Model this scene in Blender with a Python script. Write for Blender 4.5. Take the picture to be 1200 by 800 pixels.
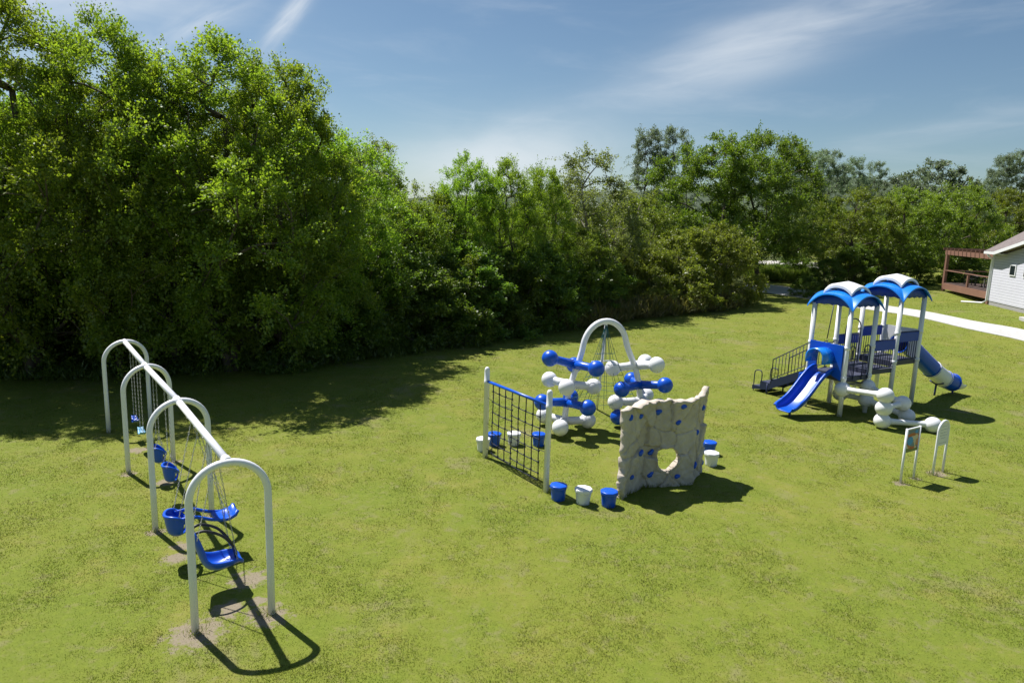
import bpy, math, random
import numpy as np
from mathutils import Vector, Matrix

# ------------------------------------------------------------------ camera, sky, sun, exposure
scene = bpy.context.scene
for o in list(bpy.data.objects):
    bpy.data.objects.remove(o)
COL = scene.collection
R = math.radians
CAM_H, PITCH, ROLL, FPX = 5.92, R(9.963), R(1.816), 813.48      # FPX: focal length for a 1200 px wide frame

cam = bpy.data.cameras.new('camera')
cam.sensor_width = 36.0
cam.lens = FPX / 1200 * 36.0
cam.clip_start = 0.1
cam.clip_end = 3000
cam_o = bpy.data.objects.new('camera', cam)
COL.objects.link(cam_o)
cam_o.matrix_world = Matrix.Translation((0, 0, CAM_H)) @ Matrix.Rotation(R(90) - PITCH, 4, 'X') @ Matrix.Rotation(ROLL, 4, 'Z')
scene.camera = cam_o

SUN_ELEV = R(59.0)
SUN_DIR = Vector((-math.cos(R(42)) * math.cos(SUN_ELEV), math.sin(R(42)) * math.cos(SUN_ELEV), math.sin(SUN_ELEV)))  # towards the sun
sun = bpy.data.lights.new('sun', 'SUN')
sun.energy = 4.6
sun.angle = R(0.53)
sun.color = (1.0, 0.97, 0.93)
sun_o = bpy.data.objects.new('sun', sun)
COL.objects.link(sun_o)
sun_o.rotation_euler = SUN_DIR.to_track_quat('Z', 'Y').to_euler()
sun_o.location = SUN_DIR * 60

world = bpy.data.worlds.new('World')
scene.world = world
world.use_nodes = True
wn, wl = world.node_tree.nodes, world.node_tree.links
for n in list(wn):
    wn.remove(n)


class NT:
    """small helper to write node trees"""
    def __init__(s, tree):
        s.n, s.l = tree.nodes, tree.links

    def add(s, t, **kw):
        n = s.n.new(t)
        for k, v in kw.items():
            setattr(n, k, v)
        return n

    def put(s, sock, v):
        if isinstance(v, bpy.types.NodeSocket):
            s.l.new(v, sock)
        elif v is not None:
            sock.default_value = v

    def math(s, op, a, b=None, c=None, clamp=False):
        n = s.add('ShaderNodeMath', operation=op, use_clamp=clamp)
        s.put(n.inputs[0], a)
        s.put(n.inputs[1], b)
        s.put(n.inputs[2], c)
        return n.outputs[0]

    def mix(s, f, a, b, mode='MIX'):
        n = s.add('ShaderNodeMix', data_type='RGBA', blend_type=mode)
        s.put(n.inputs[0], f)
        s.put(n.inputs[6], a if isinstance(a, bpy.types.NodeSocket) else (*a, 1))
        s.put(n.inputs[7], b if isinstance(b, bpy.types.NodeSocket) else (*b, 1))
        return n.outputs[2]

    def noise(s, vec, scale, detail=3, rough=0.55, dist=0.0):
        n = s.add('ShaderNodeTexNoise')
        if vec is not None:
            s.put(n.inputs['Vector'], vec)
        n.inputs['Scale'].default_value = scale
        n.inputs['Detail'].default_value = detail
        n.inputs['Roughness'].default_value = rough
        n.inputs['Distortion'].default_value = dist
        return n.outputs['Fac']

    def ramp(s, f, a, b):
        n = s.add('ShaderNodeMapRange', interpolation_type='SMOOTHSTEP')
        s.put(n.inputs[0], f)
        n.inputs[1].default_value = a
        n.inputs[2].default_value = b
        return n.outputs[0]


w = NT(world.node_tree)
sky = w.add('ShaderNodeTexSky', sky_type='NISHITA', sun_disc=False)
sky.sun_elevation = SUN_ELEV
sky.sun_rotation = math.atan2(SUN_DIR.x, SUN_DIR.y)
sky.altitude = 200
sky.air_density = 1.0
sky.dust_density = 0.6
sky.ozone_density = 2.0
tc = w.add('ShaderNodeTexCoord')
sep = w.add('ShaderNodeSeparateXYZ')
wl.new(tc.outputs['Generated'], sep.inputs[0])
az = w.math('ARCTAN2', sep.outputs[0], sep.outputs[1])
el = w.math('ARCSINE', sep.outputs[2])
ae = w.add('ShaderNodeCombineXYZ')
wl.new(az, ae.inputs[0])
wl.new(el, ae.inputs[1])


def streak(a0, e0, ang, length, width, sx, sy, lo, hi, amp):
    """a cirrus streak lying at one place of the sky (azimuth, elevation, tilt in degrees)"""
    c, s_ = math.cos(R(ang)), math.sin(R(ang))
    da = w.math('SUBTRACT', az, R(a0))
    de = w.math('SUBTRACT', el, R(e0))
    u = w.math('ADD', w.math('MULTIPLY', da, c), w.math('MULTIPLY', de, s_))
    v = w.math('SUBTRACT', w.math('MULTIPLY', de, c), w.math('MULTIPLY', da, s_))
    q = w.math('ADD', w.math('POWER', w.math('ABSOLUTE', w.math('DIVIDE', u, R(length))), 2.0),
               w.math('POWER', w.math('ABSOLUTE', w.math('DIVIDE', v, R(width))), 2.0))
    body = w.math('POWER', 2.718, w.math('MULTIPLY', q, -1.0))
    cv = w.add('ShaderNodeCombineXYZ')
    w.put(cv.inputs[0], w.math('MULTIPLY', u, sx))
    w.put(cv.inputs[1], w.math('MULTIPLY', v, sy))
    w.put(cv.inputs[2], a0 * 0.37)
    nz = w.ramp(w.noise(cv.outputs[0], 1.0, 6, 0.58, 0.6), lo, hi)
    return w.math('MULTIPLY', w.math('MULTIPLY', body, nz), amp)


cl = [streak(17.0, 12.6, 13, 7.0, 2.1, 4, 16, 0.05, 0.66, 0.62),
      streak(27, 15.6, 9, 9, 1.3, 4, 26, 0.25, 0.72, 0.40),
      streak(31, 6.9, 8, 6, 0.8, 4, 24, 0.20, 0.75, 0.26),
      streak(-17.6, 13.8, 50, 2.6, 0.55, 9, 34, 0.15, 0.65, 0.85),
      streak(-23.5, 13.0, 30, 4.0, 0.9, 7, 26, 0.30, 0.75, 0.45),
      streak(-31, 14.2, 8, 7, 1.9, 5, 16, 0.22, 0.66, 0.95),
      streak(-1, 4.2, 8, 8.5, 3.0, 5, 9, 0.02, 0.66, 0.76),
      streak(4, 8.2, 18, 8, 1.3, 4, 16, 0.22, 0.75, 0.20),
      streak(-45, 12, 0, 18, 8, 4, 10, 0.30, 0.75, 0.6)]
cloud = cl[0]
for c_ in cl[1:]:
    cloud = w.math('ADD', cloud, c_)
wisp = w.add('ShaderNodeMapping')
wisp.inputs['Rotation'].default_value = (0, 0, R(-9))
wisp.inputs['Scale'].default_value = (2.5, 13, 1)
wl.new(ae.outputs[0], wisp.inputs['Vector'])
wv = w.math('MULTIPLY', w.ramp(w.noise(wisp.outputs[0], 1.6, 7, 0.6, 0.5), 0.45, 0.88), 0.20)
cloud = w.math('ADD', cloud, wv, clamp=True)
skycol = w.mix(1.0, sky.outputs[0], (0.47, 0.52, 0.53), 'MULTIPLY')
final = w.mix(cloud, skycol, (5.0, 5.3, 5.6))
bg = w.add('ShaderNodeBackground')
wl.new(final, bg.inputs[0])
bg.inputs[1].default_value = 0.10
out = w.add('ShaderNodeOutputWorld')
wl.new(bg.outputs[0], out.inputs[0])

vs = scene.view_settings
vs.view_transform = 'Standard'
vs.look = 'None'
vs.exposure = 0.72
vs.gamma = 1.0
vs.use_curve_mapping = False
cy = scene.cycles
cy.max_bounces = 6
cy.diffuse_bounces = 3
cy.glossy_bounces = 3
cy.transmission_bounces = 4
cy.transparent_max_bounces = 4
cy.caustics_reflective = False
cy.caustics_refractive = False
cy.sample_clamp_indirect = 6
cy.use_denoising = True

rng = random.Random(11)
nrg = np.random.default_rng(11)


# ------------------------------------------------------------------ ground form and pixel-to-ground lookup
def g(x, y):
    """height of the terrain: level under the equipment, rising gently towards the house"""
    t = np.maximum(0.7 * np.asarray(x, float) + 0.714 * np.asarray(y, float) - 27.0, 0.0)
    h = 4.0 * (1 - np.exp(-0.075 * t * t / (t + 14.0) / 4.0))
    k = np.clip((9.5 - np.hypot(np.asarray(x, float) - 31.2, np.asarray(y, float) - 41.5)) / 6.0, 0, 1)
    k = k * k * (3 - 2 * k)
    return h * (1 - k) + np.maximum(h, 1.34) * k      # level yard around the house


def ray(px, py):
    a, b = px - 600, py - 400
    c, s_ = math.cos(ROLL), math.sin(ROLL)
    u = (a * c + b * s_) / FPX
    v = -(-a * s_ + b * c) / FPX
    cp, sp = math.cos(PITCH), math.sin(PITCH)
    return Vector((u, cp + v * sp, -sp + v * cp))


def at(px, py):
    """world point of the terrain seen at a photo pixel"""
    d = ray(px, py)
    lo = 1.0
    while lo < 400 and CAM_H + d.z * lo > float(g(d.x * lo, d.y * lo)):
        lo += 0.05
    return Vector((d.x * lo, d.y * lo, float(g(d.x * lo, d.y * lo))))


def on_ray(px, py, depth):
    d = ray(px, py)
    t = depth / d.y
    return Vector((d.x * t, depth, CAM_H + d.z * t))


# ------------------------------------------------------------------ mesh helpers
class MB:
    def __init__(s):
        s.v, s.f, s.sm, s.mi = [], [], [], []
        s.mat = 0

    def _add(s, vs_, fs, smooth):
        b = len(s.v)
        s.v += [tuple(p) for p in vs_]
        for f in fs:
            s.f.append(tuple(i + b for i in f))
            s.sm.append(smooth)
            s.mi.append(s.mat)

    def box(s, c, size, rot=None):
        hx, hy, hz = size[0] / 2, size[1] / 2, size[2] / 2
        P = [Vector((sx * hx, sy * hy, sz * hz)) for sx in (-1, 1) for sy in (-1, 1) for sz in (-1, 1)]
        if rot is not None:
            P = [rot @ p for p in P]
        P = [p + Vector(c) for p in P]
        s._add(P, [(0, 1, 3, 2), (4, 6, 7, 5), (0, 4, 5, 1), (2, 3, 7, 6), (0, 2, 6, 4), (1, 5, 7, 3)], False)
        return s

    def beam(s, a, b, wd, ht, up=(0, 0, 1)):
        """rectangular bar from a to b"""
        a, b = Vector(a), Vector(b)
        d = (b - a)
        L = d.length
        x = d.normalized()
        y = Vector(up).cross(x)
        if y.length < 1e-4:
            y = Vector((0, 1, 0)).cross(x)
        y.normalize()
        z = x.cross(y)
        m = Matrix((x, y, z)).transposed()
        return s.box((a + b) / 2, (L, wd, ht), m)

    def tube(s, pts, r, n=10, closed=False, caps=True):
        pts = [Vector(p) for p in pts]
        m = len(pts)
        rs = r if isinstance(r, (list, tuple)) else [r] * m
        T = []
        for i in range(m):
            a = pts[i - 1] if (i > 0 or closed) else pts[i]
            b = pts[(i + 1) % m] if (i < m - 1 or closed) else pts[i]
            T.append((b - a).normalized())
        ref = Vector((0, 0, 1)) if abs(T[0].z) < 0.9 else Vector((1, 0, 0))
        N = (ref - T[0] * ref.dot(T[0])).normalized()
        V = []
        for i in range(m):
            N = (N - T[i] * N.dot(T[i])).normalized()
            B = T[i].cross(N)
            for k in range(n):
                a = 2 * math.pi * k / n
                V.append(pts[i] + (N * math.cos(a) + B * math.sin(a)) * rs[i])
        F = []
        for i in range(m if closed else m - 1):
            j = (i + 1) % m
            for k in range(n):
                k2 = (k + 1) % n
                F.append((i * n + k, i * n + k2, j * n + k2, j * n + k))
        s._add(V, F, True)
        if caps and not closed:
            b = len(s.v) - len(V)
            s.f.append(tuple(b + k for k in reversed(range(n))))
            s.f.append(tuple(b + (m - 1) * n + k for k in range(n)))
            s.sm += [False, False]
            s.mi += [s.mat, s.mat]
        return s

    def sphere(s, c, r, n=28, m=16, sq=(1, 1, 1)):
        V, F = [], []
        c = Vector(c)
        for i in range(m + 1):
            th = math.pi * i / m
            for k in range(n):
                ph = 2 * math.pi * k / n
                V.append(c + Vector((r * sq[0] * math.sin(th) * math.cos(ph), r * sq[1] * math.sin(th) * math.sin(ph), r * sq[2] * math.cos(th))))
        for i in range(m):
            for k in range(n):
                k2 = (k + 1) % n
                if i == 0:
                    F.append((k, n + k, n + k2))
                elif i == m - 1:
                    F.append((i * n + k, i * n + n + k, i * n + k2))
                else:
                    F.append((i * n + k, i * n + n + k, i * n + n + k2, i * n + k2))
        s._add(V, F, True)
        return s

    def lathe(s, prof, c=(0, 0, 0), n=32, caps=True, sq=(1, 1)):
        V, F = [], []
        c = Vector(c)
        for r, z in prof:
            for k in range(n):
                a = 2 * math.pi * k / n
                V.append(c + Vector((r * math.cos(a) * sq[0], r * math.sin(a) * sq[1], z)))
        for i in range(len(prof) - 1):
            for k in range(n):
                k2 = (k + 1) % n
                F.append((i * n + k, i * n + k2, i * n + n + k2, i * n + n + k))
        s._add(V, F, True)
        if caps:
            b = len(s.v) - len(V)
            s.f.append(tuple(b + k for k in reversed(range(n))))
            s.f.append(tuple(b + (len(prof) - 1) * n + k for k in range(n)))
            s.sm += [False, False]
            s.mi += [s.mat, s.mat]
        return s

    def grid(s, rows, smooth=True, closed=False):
        """rows: list of equal-length point lists"""
        n = len(rows[0])
        V = [p for r_ in rows for p in r_]
        F = []
        for i in range(len(rows) - 1):
            for k in range(n if closed else n - 1):
                k2 = (k + 1) % n
                F.append((i * n + k, i * n + k2, i * n + n + k2, i * n + n + k))
        s._add(V, F, smooth)
        return s

    def prism(s, poly, h, frame):
        """polygon (list of 2D) extruded by h; frame maps (a,b,c)->world"""
        n = len(poly)
        V = [frame(a, b, 0) for a, b in poly] + [frame(a, b, h) for a, b in poly]
        F = [tuple(reversed(range(n))), tuple(range(n, 2 * n))] + [(i, (i + 1) % n, n + (i + 1) % n, n + i) for i in range(n)]
        s._add(V, F, False)
        return s

    def mesh(s, name):
        me = bpy.data.meshes.new(name)
        me.from_pydata(s.v, [], s.f)
        me.polygons.foreach_set('use_smooth', s.sm)
        me.polygons.foreach_set('material_index', s.mi)
        me.update()
        return me

    def build(s, name, mats, parent=None, bevel=0, solid=0, loc=None):
        me = s.mesh(name)
        for m in (mats if isinstance(mats, (list, tuple)) else [mats]):
            me.materials.append(m)
        o = bpy.data.objects.new(name, me)
        COL.objects.link(o)
        if parent is not None:
            o.parent = parent
        if loc is not None:
            o.location = loc
        if solid:
            md = o.modifiers.new('thickness', 'SOLIDIFY')
            md.thickness = solid
            md.offset = 0
        if bevel:
            md = o.modifiers.new('bevel', 'BEVEL')
            md.width = bevel
            md.segments = 2
            md.limit_method = 'ANGLE'
        return o


def tag(o, label=None, cat=None, group=None, kind=None):
    if label:
        o['label'] = label
    if cat:
        o['category'] = cat
    if group:
        o['group'] = group
    if kind:
        o['kind'] = kind
    return o


def thing(name, label, cat, loc=(0, 0, 0), rz=0, group=None):
    o = bpy.data.objects.new(name, None)
    COL.objects.link(o)
    o.empty_display_size = 0.3
    o.location = loc
    o.rotation_euler = (0, 0, rz)
    return tag(o, label, cat, group)


def copy_tree(o, parent=None):
    c = o.copy()
    COL.objects.link(c)
    c.parent = parent
    for ch in list(o.children):
        copy_tree(ch, c)
    return c


def smooth_path(pts, n=8):
    """Catmull-Rom through the points"""
    P = [Vector(p) for p in pts]
    P = [2 * P[0] - P[1]] + P + [2 * P[-1] - P[-2]]
    out_ = []
    for i in range(1, len(P) - 2):
        for k in range(n):
            t = k / n
            a, b, c, d = P[i - 1], P[i], P[i + 1], P[i + 2]
            out_.append(0.5 * ((2 * b) + (c - a) * t + (2 * a - 5 * b + 4 * c - d) * t * t + (3 * b - a - 3 * c + d) * t ** 3))
    out_.append(P[-2])
    return out_


# ------------------------------------------------------------------ materials
def new_mat(name):
    m = bpy.data.materials.new(name)
    m.use_nodes = True
    t = NT(m.node_tree)
    b = m.node_tree.nodes['Principled BSDF']
    return m, t, b


def paint(name, col, rough=0.4, var=0.12, spec=0.5, bump=0.0, scale=3.0, dirt=(0.25, 0.23, 0.18), dirt_amt=0.15, coat=0.0):
    m, t, b = new_mat(name)
    tcn = t.add('ShaderNodeTexCoord').outputs['Object']
    n1 = t.noise(tcn, scale, 5, 0.6)
    n2 = t.noise(tcn, scale * 9, 4, 0.65)
    c = t.mix(t.math('MULTIPLY', n1, 1.0), [x * (1 - var) for x in col], [min(1, x * (1 + var)) for x in col])
    c = t.mix(t.math('MULTIPLY', t.ramp(n2, 0.52, 0.8), dirt_amt), c, dirt)
    t.put(b.inputs['Base Color'], c)
    t.put(b.inputs['Roughness'], t.math('ADD', t.math('MULTIPLY', n2, 0.18), rough - 0.09))
    b.inputs['Specular IOR Level'].default_value = spec
    b.inputs['Coat Weight'].default_value = coat
    if bump:
        bn = t.add('ShaderNodeBump')
        bn.inputs['Strength'].default_value = bump
        bn.inputs['Distance'].default_value = 0.01
        t.put(bn.inputs['Height'], n2)
        t.put(b.inputs['Normal'], bn.outputs[0])
    return m


M = {}
M['white_steel'] = paint('white powder coated steel', (0.82, 0.82, 0.85), 0.35, 0.04, dirt_amt=0.12)
M['white_plastic'] = paint('white moulded plastic', (0.79, 0.79, 0.80), 0.42, 0.05, bump=0.05, dirt=(0.36, 0.34, 0.29), dirt_amt=0.22)
M['blue_plastic'] = paint('blue moulded plastic', (0.004, 0.085, 0.56), 0.33, 0.10, bump=0.05, dirt=(0.08, 0.14, 0.4), dirt_amt=0.15)
M['roof_blue'] = paint('blue canopy plastic', (0.010, 0.21, 0.76), 0.28, 0.08, bump=0.04, dirt=(0.2, 0.3, 0.5), dirt_amt=0.12, coat=0.3)
M['navy_steel'] = paint('navy coated steel', (0.012, 0.022, 0.075), 0.5, 0.15, dirt_amt=0.10)
M['navy_panel'] = paint('navy blue barrier panel', (0.004, 0.050, 0.42), 0.5, 0.12, dirt_amt=0.08)
M['deck'] = paint('dark coated deck steel', (0.045, 0.05, 0.085), 0.55, 0.2, bump=0.3, dirt=(0.3, 0.3, 0.33), dirt_amt=0.3)
M['rope'] = paint('navy rope', (0.012, 0.016, 0.035), 0.8, 0.2, dirt_amt=0.05)
M['teal_rope'] = paint('teal rope', (0.012, 0.10, 0.13), 0.8, 0.2, dirt_amt=0.05)
M['chain'] = paint('galvanised chain', (0.42, 0.42, 0.40), 0.45, 0.25, scale=30)
M['light_belt'] = paint('pale blue belt rubber', (0.10, 0.32, 0.50), 0.5, 0.1)
M['black_rubber'] = paint('black rubber', (0.02, 0.02, 0.024), 0.5, 0.2)
M['steel_bolt'] = paint('bare steel', (0.5, 0.5, 0.52), 0.35, 0.1)
M['redwood'] = paint('red stained timber', (0.235, 0.122, 0.086), 0.65, 0.3, scale=1.5, bump=0.2, dirt=(0.35, 0.2, 0.15), dirt_amt=0.3)
M['shaded_boards'] = paint('deck boards darkened for pergola shade', (0.075, 0.045, 0.036), 0.75, 0.3, scale=1.5, bump=0.2)  # floor colour darkened to stand in for shade under the pergola
M['dark_furniture'] = paint('dark patio furniture', (0.03, 0.028, 0.03), 0.6, 0.2)
M['pale_slats'] = paint('weathered grey slats', (0.36, 0.33, 0.31), 0.6, 0.2)
M['trim'] = paint('white vinyl trim', (0.78, 0.78, 0.79), 0.45, 0.03)
M['foundation'] = paint('grey concrete foundation', (0.33, 0.32, 0.32), 0.85, 0.1, bump=0.3)
M['bark'] = paint('grey brown bark', (0.095, 0.075, 0.055), 0.9, 0.45, scale=6, bump=0.8)
M['pale_bark'] = paint('pale bark', (0.22, 0.19, 0.15), 0.9, 0.35, scale=6, bump=0.8)

# siding: horizontal laps
m, t, b = new_mat('lavender grey lap siding')
tcn = t.add('ShaderNodeTexCoord').outputs['Object']
sp = t.add('ShaderNodeSeparateXYZ')
t.l.new(tcn, sp.inputs[0])
fr = t.math('FRACT', t.math('MULTIPLY', sp.outputs[2], 1 / 0.17))
bn = t.add('ShaderNodeBump')
bn.inputs['Strength'].default_value = 1.0
bn.inputs['Distance'].default_value = 0.03
t.put(bn.inputs['Height'], t.math('SUBTRACT', 1.0, fr))
t.put(b.inputs['Normal'], bn.outputs[0])
c = t.mix(t.noise(tcn, 2.0, 4), (0.48, 0.48, 0.53), (0.57, 0.57, 0.62))
c = t.mix(t.ramp(fr, 0.86, 0.98), c, (0.20, 0.20, 0.23))
t.put(b.inputs['Base Color'], c)
b.inputs['Roughness'].default_value = 0.55
M['siding'] = m

# shingles
m, t, b = new_mat('brown asphalt shingles')
tcn = t.add('ShaderNodeTexCoord').outputs['Object']
br = t.add('ShaderNodeTexBrick')
t.l.new(tcn, br.inputs['Vector'])
br.inputs['Scale'].default_value = 3.0
br.inputs['Color1'].default_value = (0.13, 0.105, 0.10, 1)
br.inputs['Color2'].default_value = (0.20, 0.165, 0.155, 1)
br.inputs['Mortar'].default_value = (0.06, 0.05, 0.05, 1)
br.inputs['Mortar Size'].default_value = 0.02
c = t.mix(t.math('MULTIPLY', t.noise(tcn, 25, 4), 0.6), br.outputs['Color'], (0.24, 0.20, 0.19))
t.put(b.inputs['Base Color'], c)
b.inputs['Roughness'].default_value = 0.9
M['shingle'] = m

# window glass
m, t, b = new_mat('dark window glass')
b.inputs['Base Color'].default_value = (0.02, 0.028, 0.03, 1)
b.inputs['Roughness'].default_value = 0.06
b.inputs['Specular IOR Level'].default_value = 0.9
M['glass'] = m

# moulded rock panel
m, t, b = new_mat('tan moulded rock')
tcn = t.add('ShaderNodeTexCoord').outputs['Object']
n1 = t.noise(tcn, 2.2, 5, 0.6, 0.6)
n2 = t.noise(tcn, 14, 5, 0.65)
c = t.mix(t.ramp(n1, 0.3, 0.72), (0.45, 0.385, 0.31), (0.58, 0.515, 0.43))
c = t.mix(t.math('MULTIPLY', t.ramp(n2, 0.5, 0.75), 0.35), c, (0.36, 0.30, 0.24))
c = t.mix(t.math('MULTIPLY', t.ramp(t.noise(tcn, 3.1, 3), 0.58, 0.75), 0.35), c, (0.62, 0.50, 0.45))
t.put(b.inputs['Base Color'], c)
b.inputs['Roughness'].default_value = 0.8
bn = t.add('ShaderNodeBump')
bn.inputs['Strength'].default_value = 0.5
bn.inputs['Distance'].default_value = 0.02
t.put(bn.inputs['Height'], n2)
t.put(b.inputs['Normal'], bn.outputs[0])
M['rock'] = m

# bare soil spots on the lawn: (x, y, radius)
SOIL = []
for px, py, rr in [(230, 742, .50), (314, 722, .40), (292, 680, .38), (206, 655, .28), (270, 712, .22), (302, 705, .18),
                   (215, 640, .25), (182, 624, .2), (249, 604, .2), (150, 556, .22), (195, 565, .28), (160, 528, .3), (205, 541, .2),
                   (1055, 567, .22), (1072, 561, .16), (1098, 555, .3), (268, 715, .3)]:
    q = at(px, py)
    SOIL.append((q.x, q.y, rr))


def lawn_colour(t, pos):
    n1 = t.noise(pos, 0.16, 4, 0.6)
    n2 = t.noise(pos, 0.9, 5, 0.62)
    n3 = t.noise(pos, 5.5, 4, 0.65)
    c = t.mix(t.ramp(n1, 0.35, 0.65), (0.128, 0.176, 0.019), (0.168, 0.193, 0.026))
    c = t.mix(t.math('MULTIPLY', t.ramp(n2, 0.50, 0.72), 0.60), c, (0.255, 0.228, 0.058))
    c = t.mix(t.math('MULTIPLY', t.ramp(n2, 0.50, 0.28), 0.65), c, (0.110, 0.172, 0.014))
    c = t.mix(t.math('MULTIPLY', t.ramp(n3, 0.52, 0.72), 0.50), c, (0.255, 0.225, 0.10))
    c = t.mix(t.math('MULTIPLY', t.ramp(n3, 0.46, 0.25), 0.40), c, (0.095, 0.170, 0.018))
    n5 = t.noise(pos, 2.3, 6, 0.7, 0.3)
    c = t.mix(t.math('MULTIPLY', t.ramp(n5, 0.54, 0.68), 0.55), c, (0.225, 0.195, 0.115))
    n6 = t.noise(pos, 9.0, 3, 0.6)
    c = t.mix(t.math('MULTIPLY', t.ramp(n6, 0.50, 0.68), 0.55), c, (0.180, 0.235, 0.022))
    # worn grey-brown thin patches
    n4 = t.noise(pos, 0.42, 5, 0.7, 0.4)
    c = t.mix(t.math('MULTIPLY', t.ramp(n4, 0.56, 0.68), 0.60), c, (0.235, 0.20, 0.12))
    return c


m, t, b = new_mat('mown summer lawn')
pos = t.add('ShaderNodeNewGeometry').outputs['Position']
c = lawn_colour(t, pos)
c = t.mix(0.35, c, t.mix(t.noise(pos, 38, 3, 0.6), (0.085, 0.105, 0.010), (0.235, 0.225, 0.05)))
nz = t.noise(pos, 7, 4, 0.7)
soil = None
for (sx_, sy_, sr_) in SOIL:
    dn = t.add('ShaderNodeVectorMath', operation='DISTANCE')
    t.put(dn.inputs[0], pos)
    dn.inputs[1].default_value = (sx_, sy_, 0)
    dd = t.math('ADD', t.math('DIVIDE', dn.outputs['Value'], sr_), t.math('MULTIPLY', nz, 2.4))
    k = t.ramp(dd, 2.15, 1.65)
    soil = k if soil is None else t.math('MAXIMUM', soil, k)
soilc = t.mix(t.noise(pos, 26, 4, 0.7), (0.15, 0.115, 0.085), (0.33, 0.27, 0.215))
c = t.mix(t.math('MULTIPLY', soil, 0.85), c, soilc)
# leaf litter and bare earth under the trees, beyond the mown edge
spx = t.add('ShaderNodeSeparateXYZ')
t.l.new(pos, spx.inputs[0])
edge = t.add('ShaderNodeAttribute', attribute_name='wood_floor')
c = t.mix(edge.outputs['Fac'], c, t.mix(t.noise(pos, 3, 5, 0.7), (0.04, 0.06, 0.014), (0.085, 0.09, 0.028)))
t.put(b.inputs['Base Color'], c)
b.inputs['Roughness'].default_value = 0.9
b.inputs['Specular IOR Level'].default_value = 0.15
bn = t.add('ShaderNodeBump')
bn.inputs['Strength'].default_value = 0.45
bn.inputs['Distance'].default_value = 0.03
t.put(bn.inputs['Height'], t.math('ADD', t.noise(pos, 14, 4, 0.7), t.math('MULTIPLY', t.noise(pos, 55, 3, 0.7), 0.6)))
t.put(b.inputs['Normal'], bn.outputs[0])
M['lawn'] = m


def leaf_mat(name, lo, hi, trans=0.45, tcol=None, pos_colour=False):
    m = bpy.data.materials.new(name)
    m.use_nodes = True
    t = NT(m.node_tree)
    for n in list(t.n):
        t.n.remove(n)
    geo = t.add('ShaderNodeNewGeometry')
    rnd = geo.outputs['Random Per Island']
    oi = t.add('ShaderNodeObjectInfo')
    if pos_colour:
        c = lawn_colour(t, geo.outputs['Position'])
        c = t.mix(t.math('MULTIPLY', rnd, 0.55), c, hi)
        c = t.mix(t.math('MULTIPLY', t.ramp(rnd, 0.82, 0.9), 0.7), c, (0.30, 0.25, 0.11))
    else:
        c = t.mix(rnd, lo, hi)
        hsv = t.add('ShaderNodeHueSaturation')
        t.put(hsv.inputs['Color'], c)
        t.put(hsv.inputs['Hue'], t.math('ADD', 0.485, t.math('MULTIPLY', oi.outputs['Random'], 0.03)))
        t.put(hsv.inputs['Value'], t.math('ADD', 0.80, t.math('MULTIPLY', oi.outputs['Random'], 0.4)))
        c = hsv.outputs[0]
    d = t.add('ShaderNodeBsdfDiffuse')
    t.put(d.inputs[0], c)
    tr = t.add('ShaderNodeBsdfTranslucent')
    t.put(tr.inputs[0], t.mix(1.0, c, tcol or (1.38, 1.52, 0.58), 'MULTIPLY'))
    gl = t.add('ShaderNodeBsdfGlossy')
    gl.inputs['Roughness'].default_value = 0.45
    gl.inputs[0].default_value = (0.6, 0.62, 0.6, 1)
    ms = t.add('ShaderNodeMixShader')
    ms.inputs[0].default_value = trans
    t.l.new(d.outputs[0], ms.inputs[1])
    t.l.new(tr.outputs[0], ms.inputs[2])
    m2 = t.add('ShaderNodeMixShader')
    m2.inputs[0].default_value = 0.02 if pos_colour else 0.05
    t.l.new(ms.outputs[0], m2.inputs[1])
    t.l.new(gl.outputs[0], m2.inputs[2])
    o = t.add('ShaderNodeOutputMaterial')
    t.l.new(m2.outputs[0], o.inputs[0])
    return m


M['leaf_ash'] = leaf_mat('yellow green ash leaves', (0.140, 0.220, 0.027), (0.285, 0.350, 0.045), 0.58)
M['leaf_maple'] = leaf_mat('deep green maple leaves', (0.085, 0.135, 0.018), (0.185, 0.218, 0.030), 0.48)
M['leaf_mid'] = leaf_mat('muted olive green leaves', (0.112, 0.160, 0.024), (0.235, 0.275, 0.042), 0.52)
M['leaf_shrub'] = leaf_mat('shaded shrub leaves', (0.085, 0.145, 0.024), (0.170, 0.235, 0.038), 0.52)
M['leaf_willow'] = leaf_mat('pale grey green willow leaves', (0.16, 0.20, 0.075), (0.27, 0.30, 0.12), 0.48)
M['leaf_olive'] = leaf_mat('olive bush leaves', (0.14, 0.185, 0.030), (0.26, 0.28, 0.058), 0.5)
M['leaf_far_haze'] = leaf_mat('distant leaves tinted with haze', (0.15, 0.20, 0.13), (0.24, 0.29, 0.19), 0.5, (1.1, 1.2, 0.8))  # distance haze is painted into the leaf colour as a bluish tint
M['weed'] = leaf_mat('dry tall weeds', (0.10, 0.115, 0.030), (0.26, 0.22, 0.10), 0.4)
M['green_weed'] = leaf_mat('fresh tall weeds', (0.095, 0.150, 0.022), (0.19, 0.22, 0.05), 0.45)
M['grass_blade'] = leaf_mat('grass blades', None, (0.185, 0.232, 0.028), 0.46, (1.2, 1.25, 0.6), True)

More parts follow.
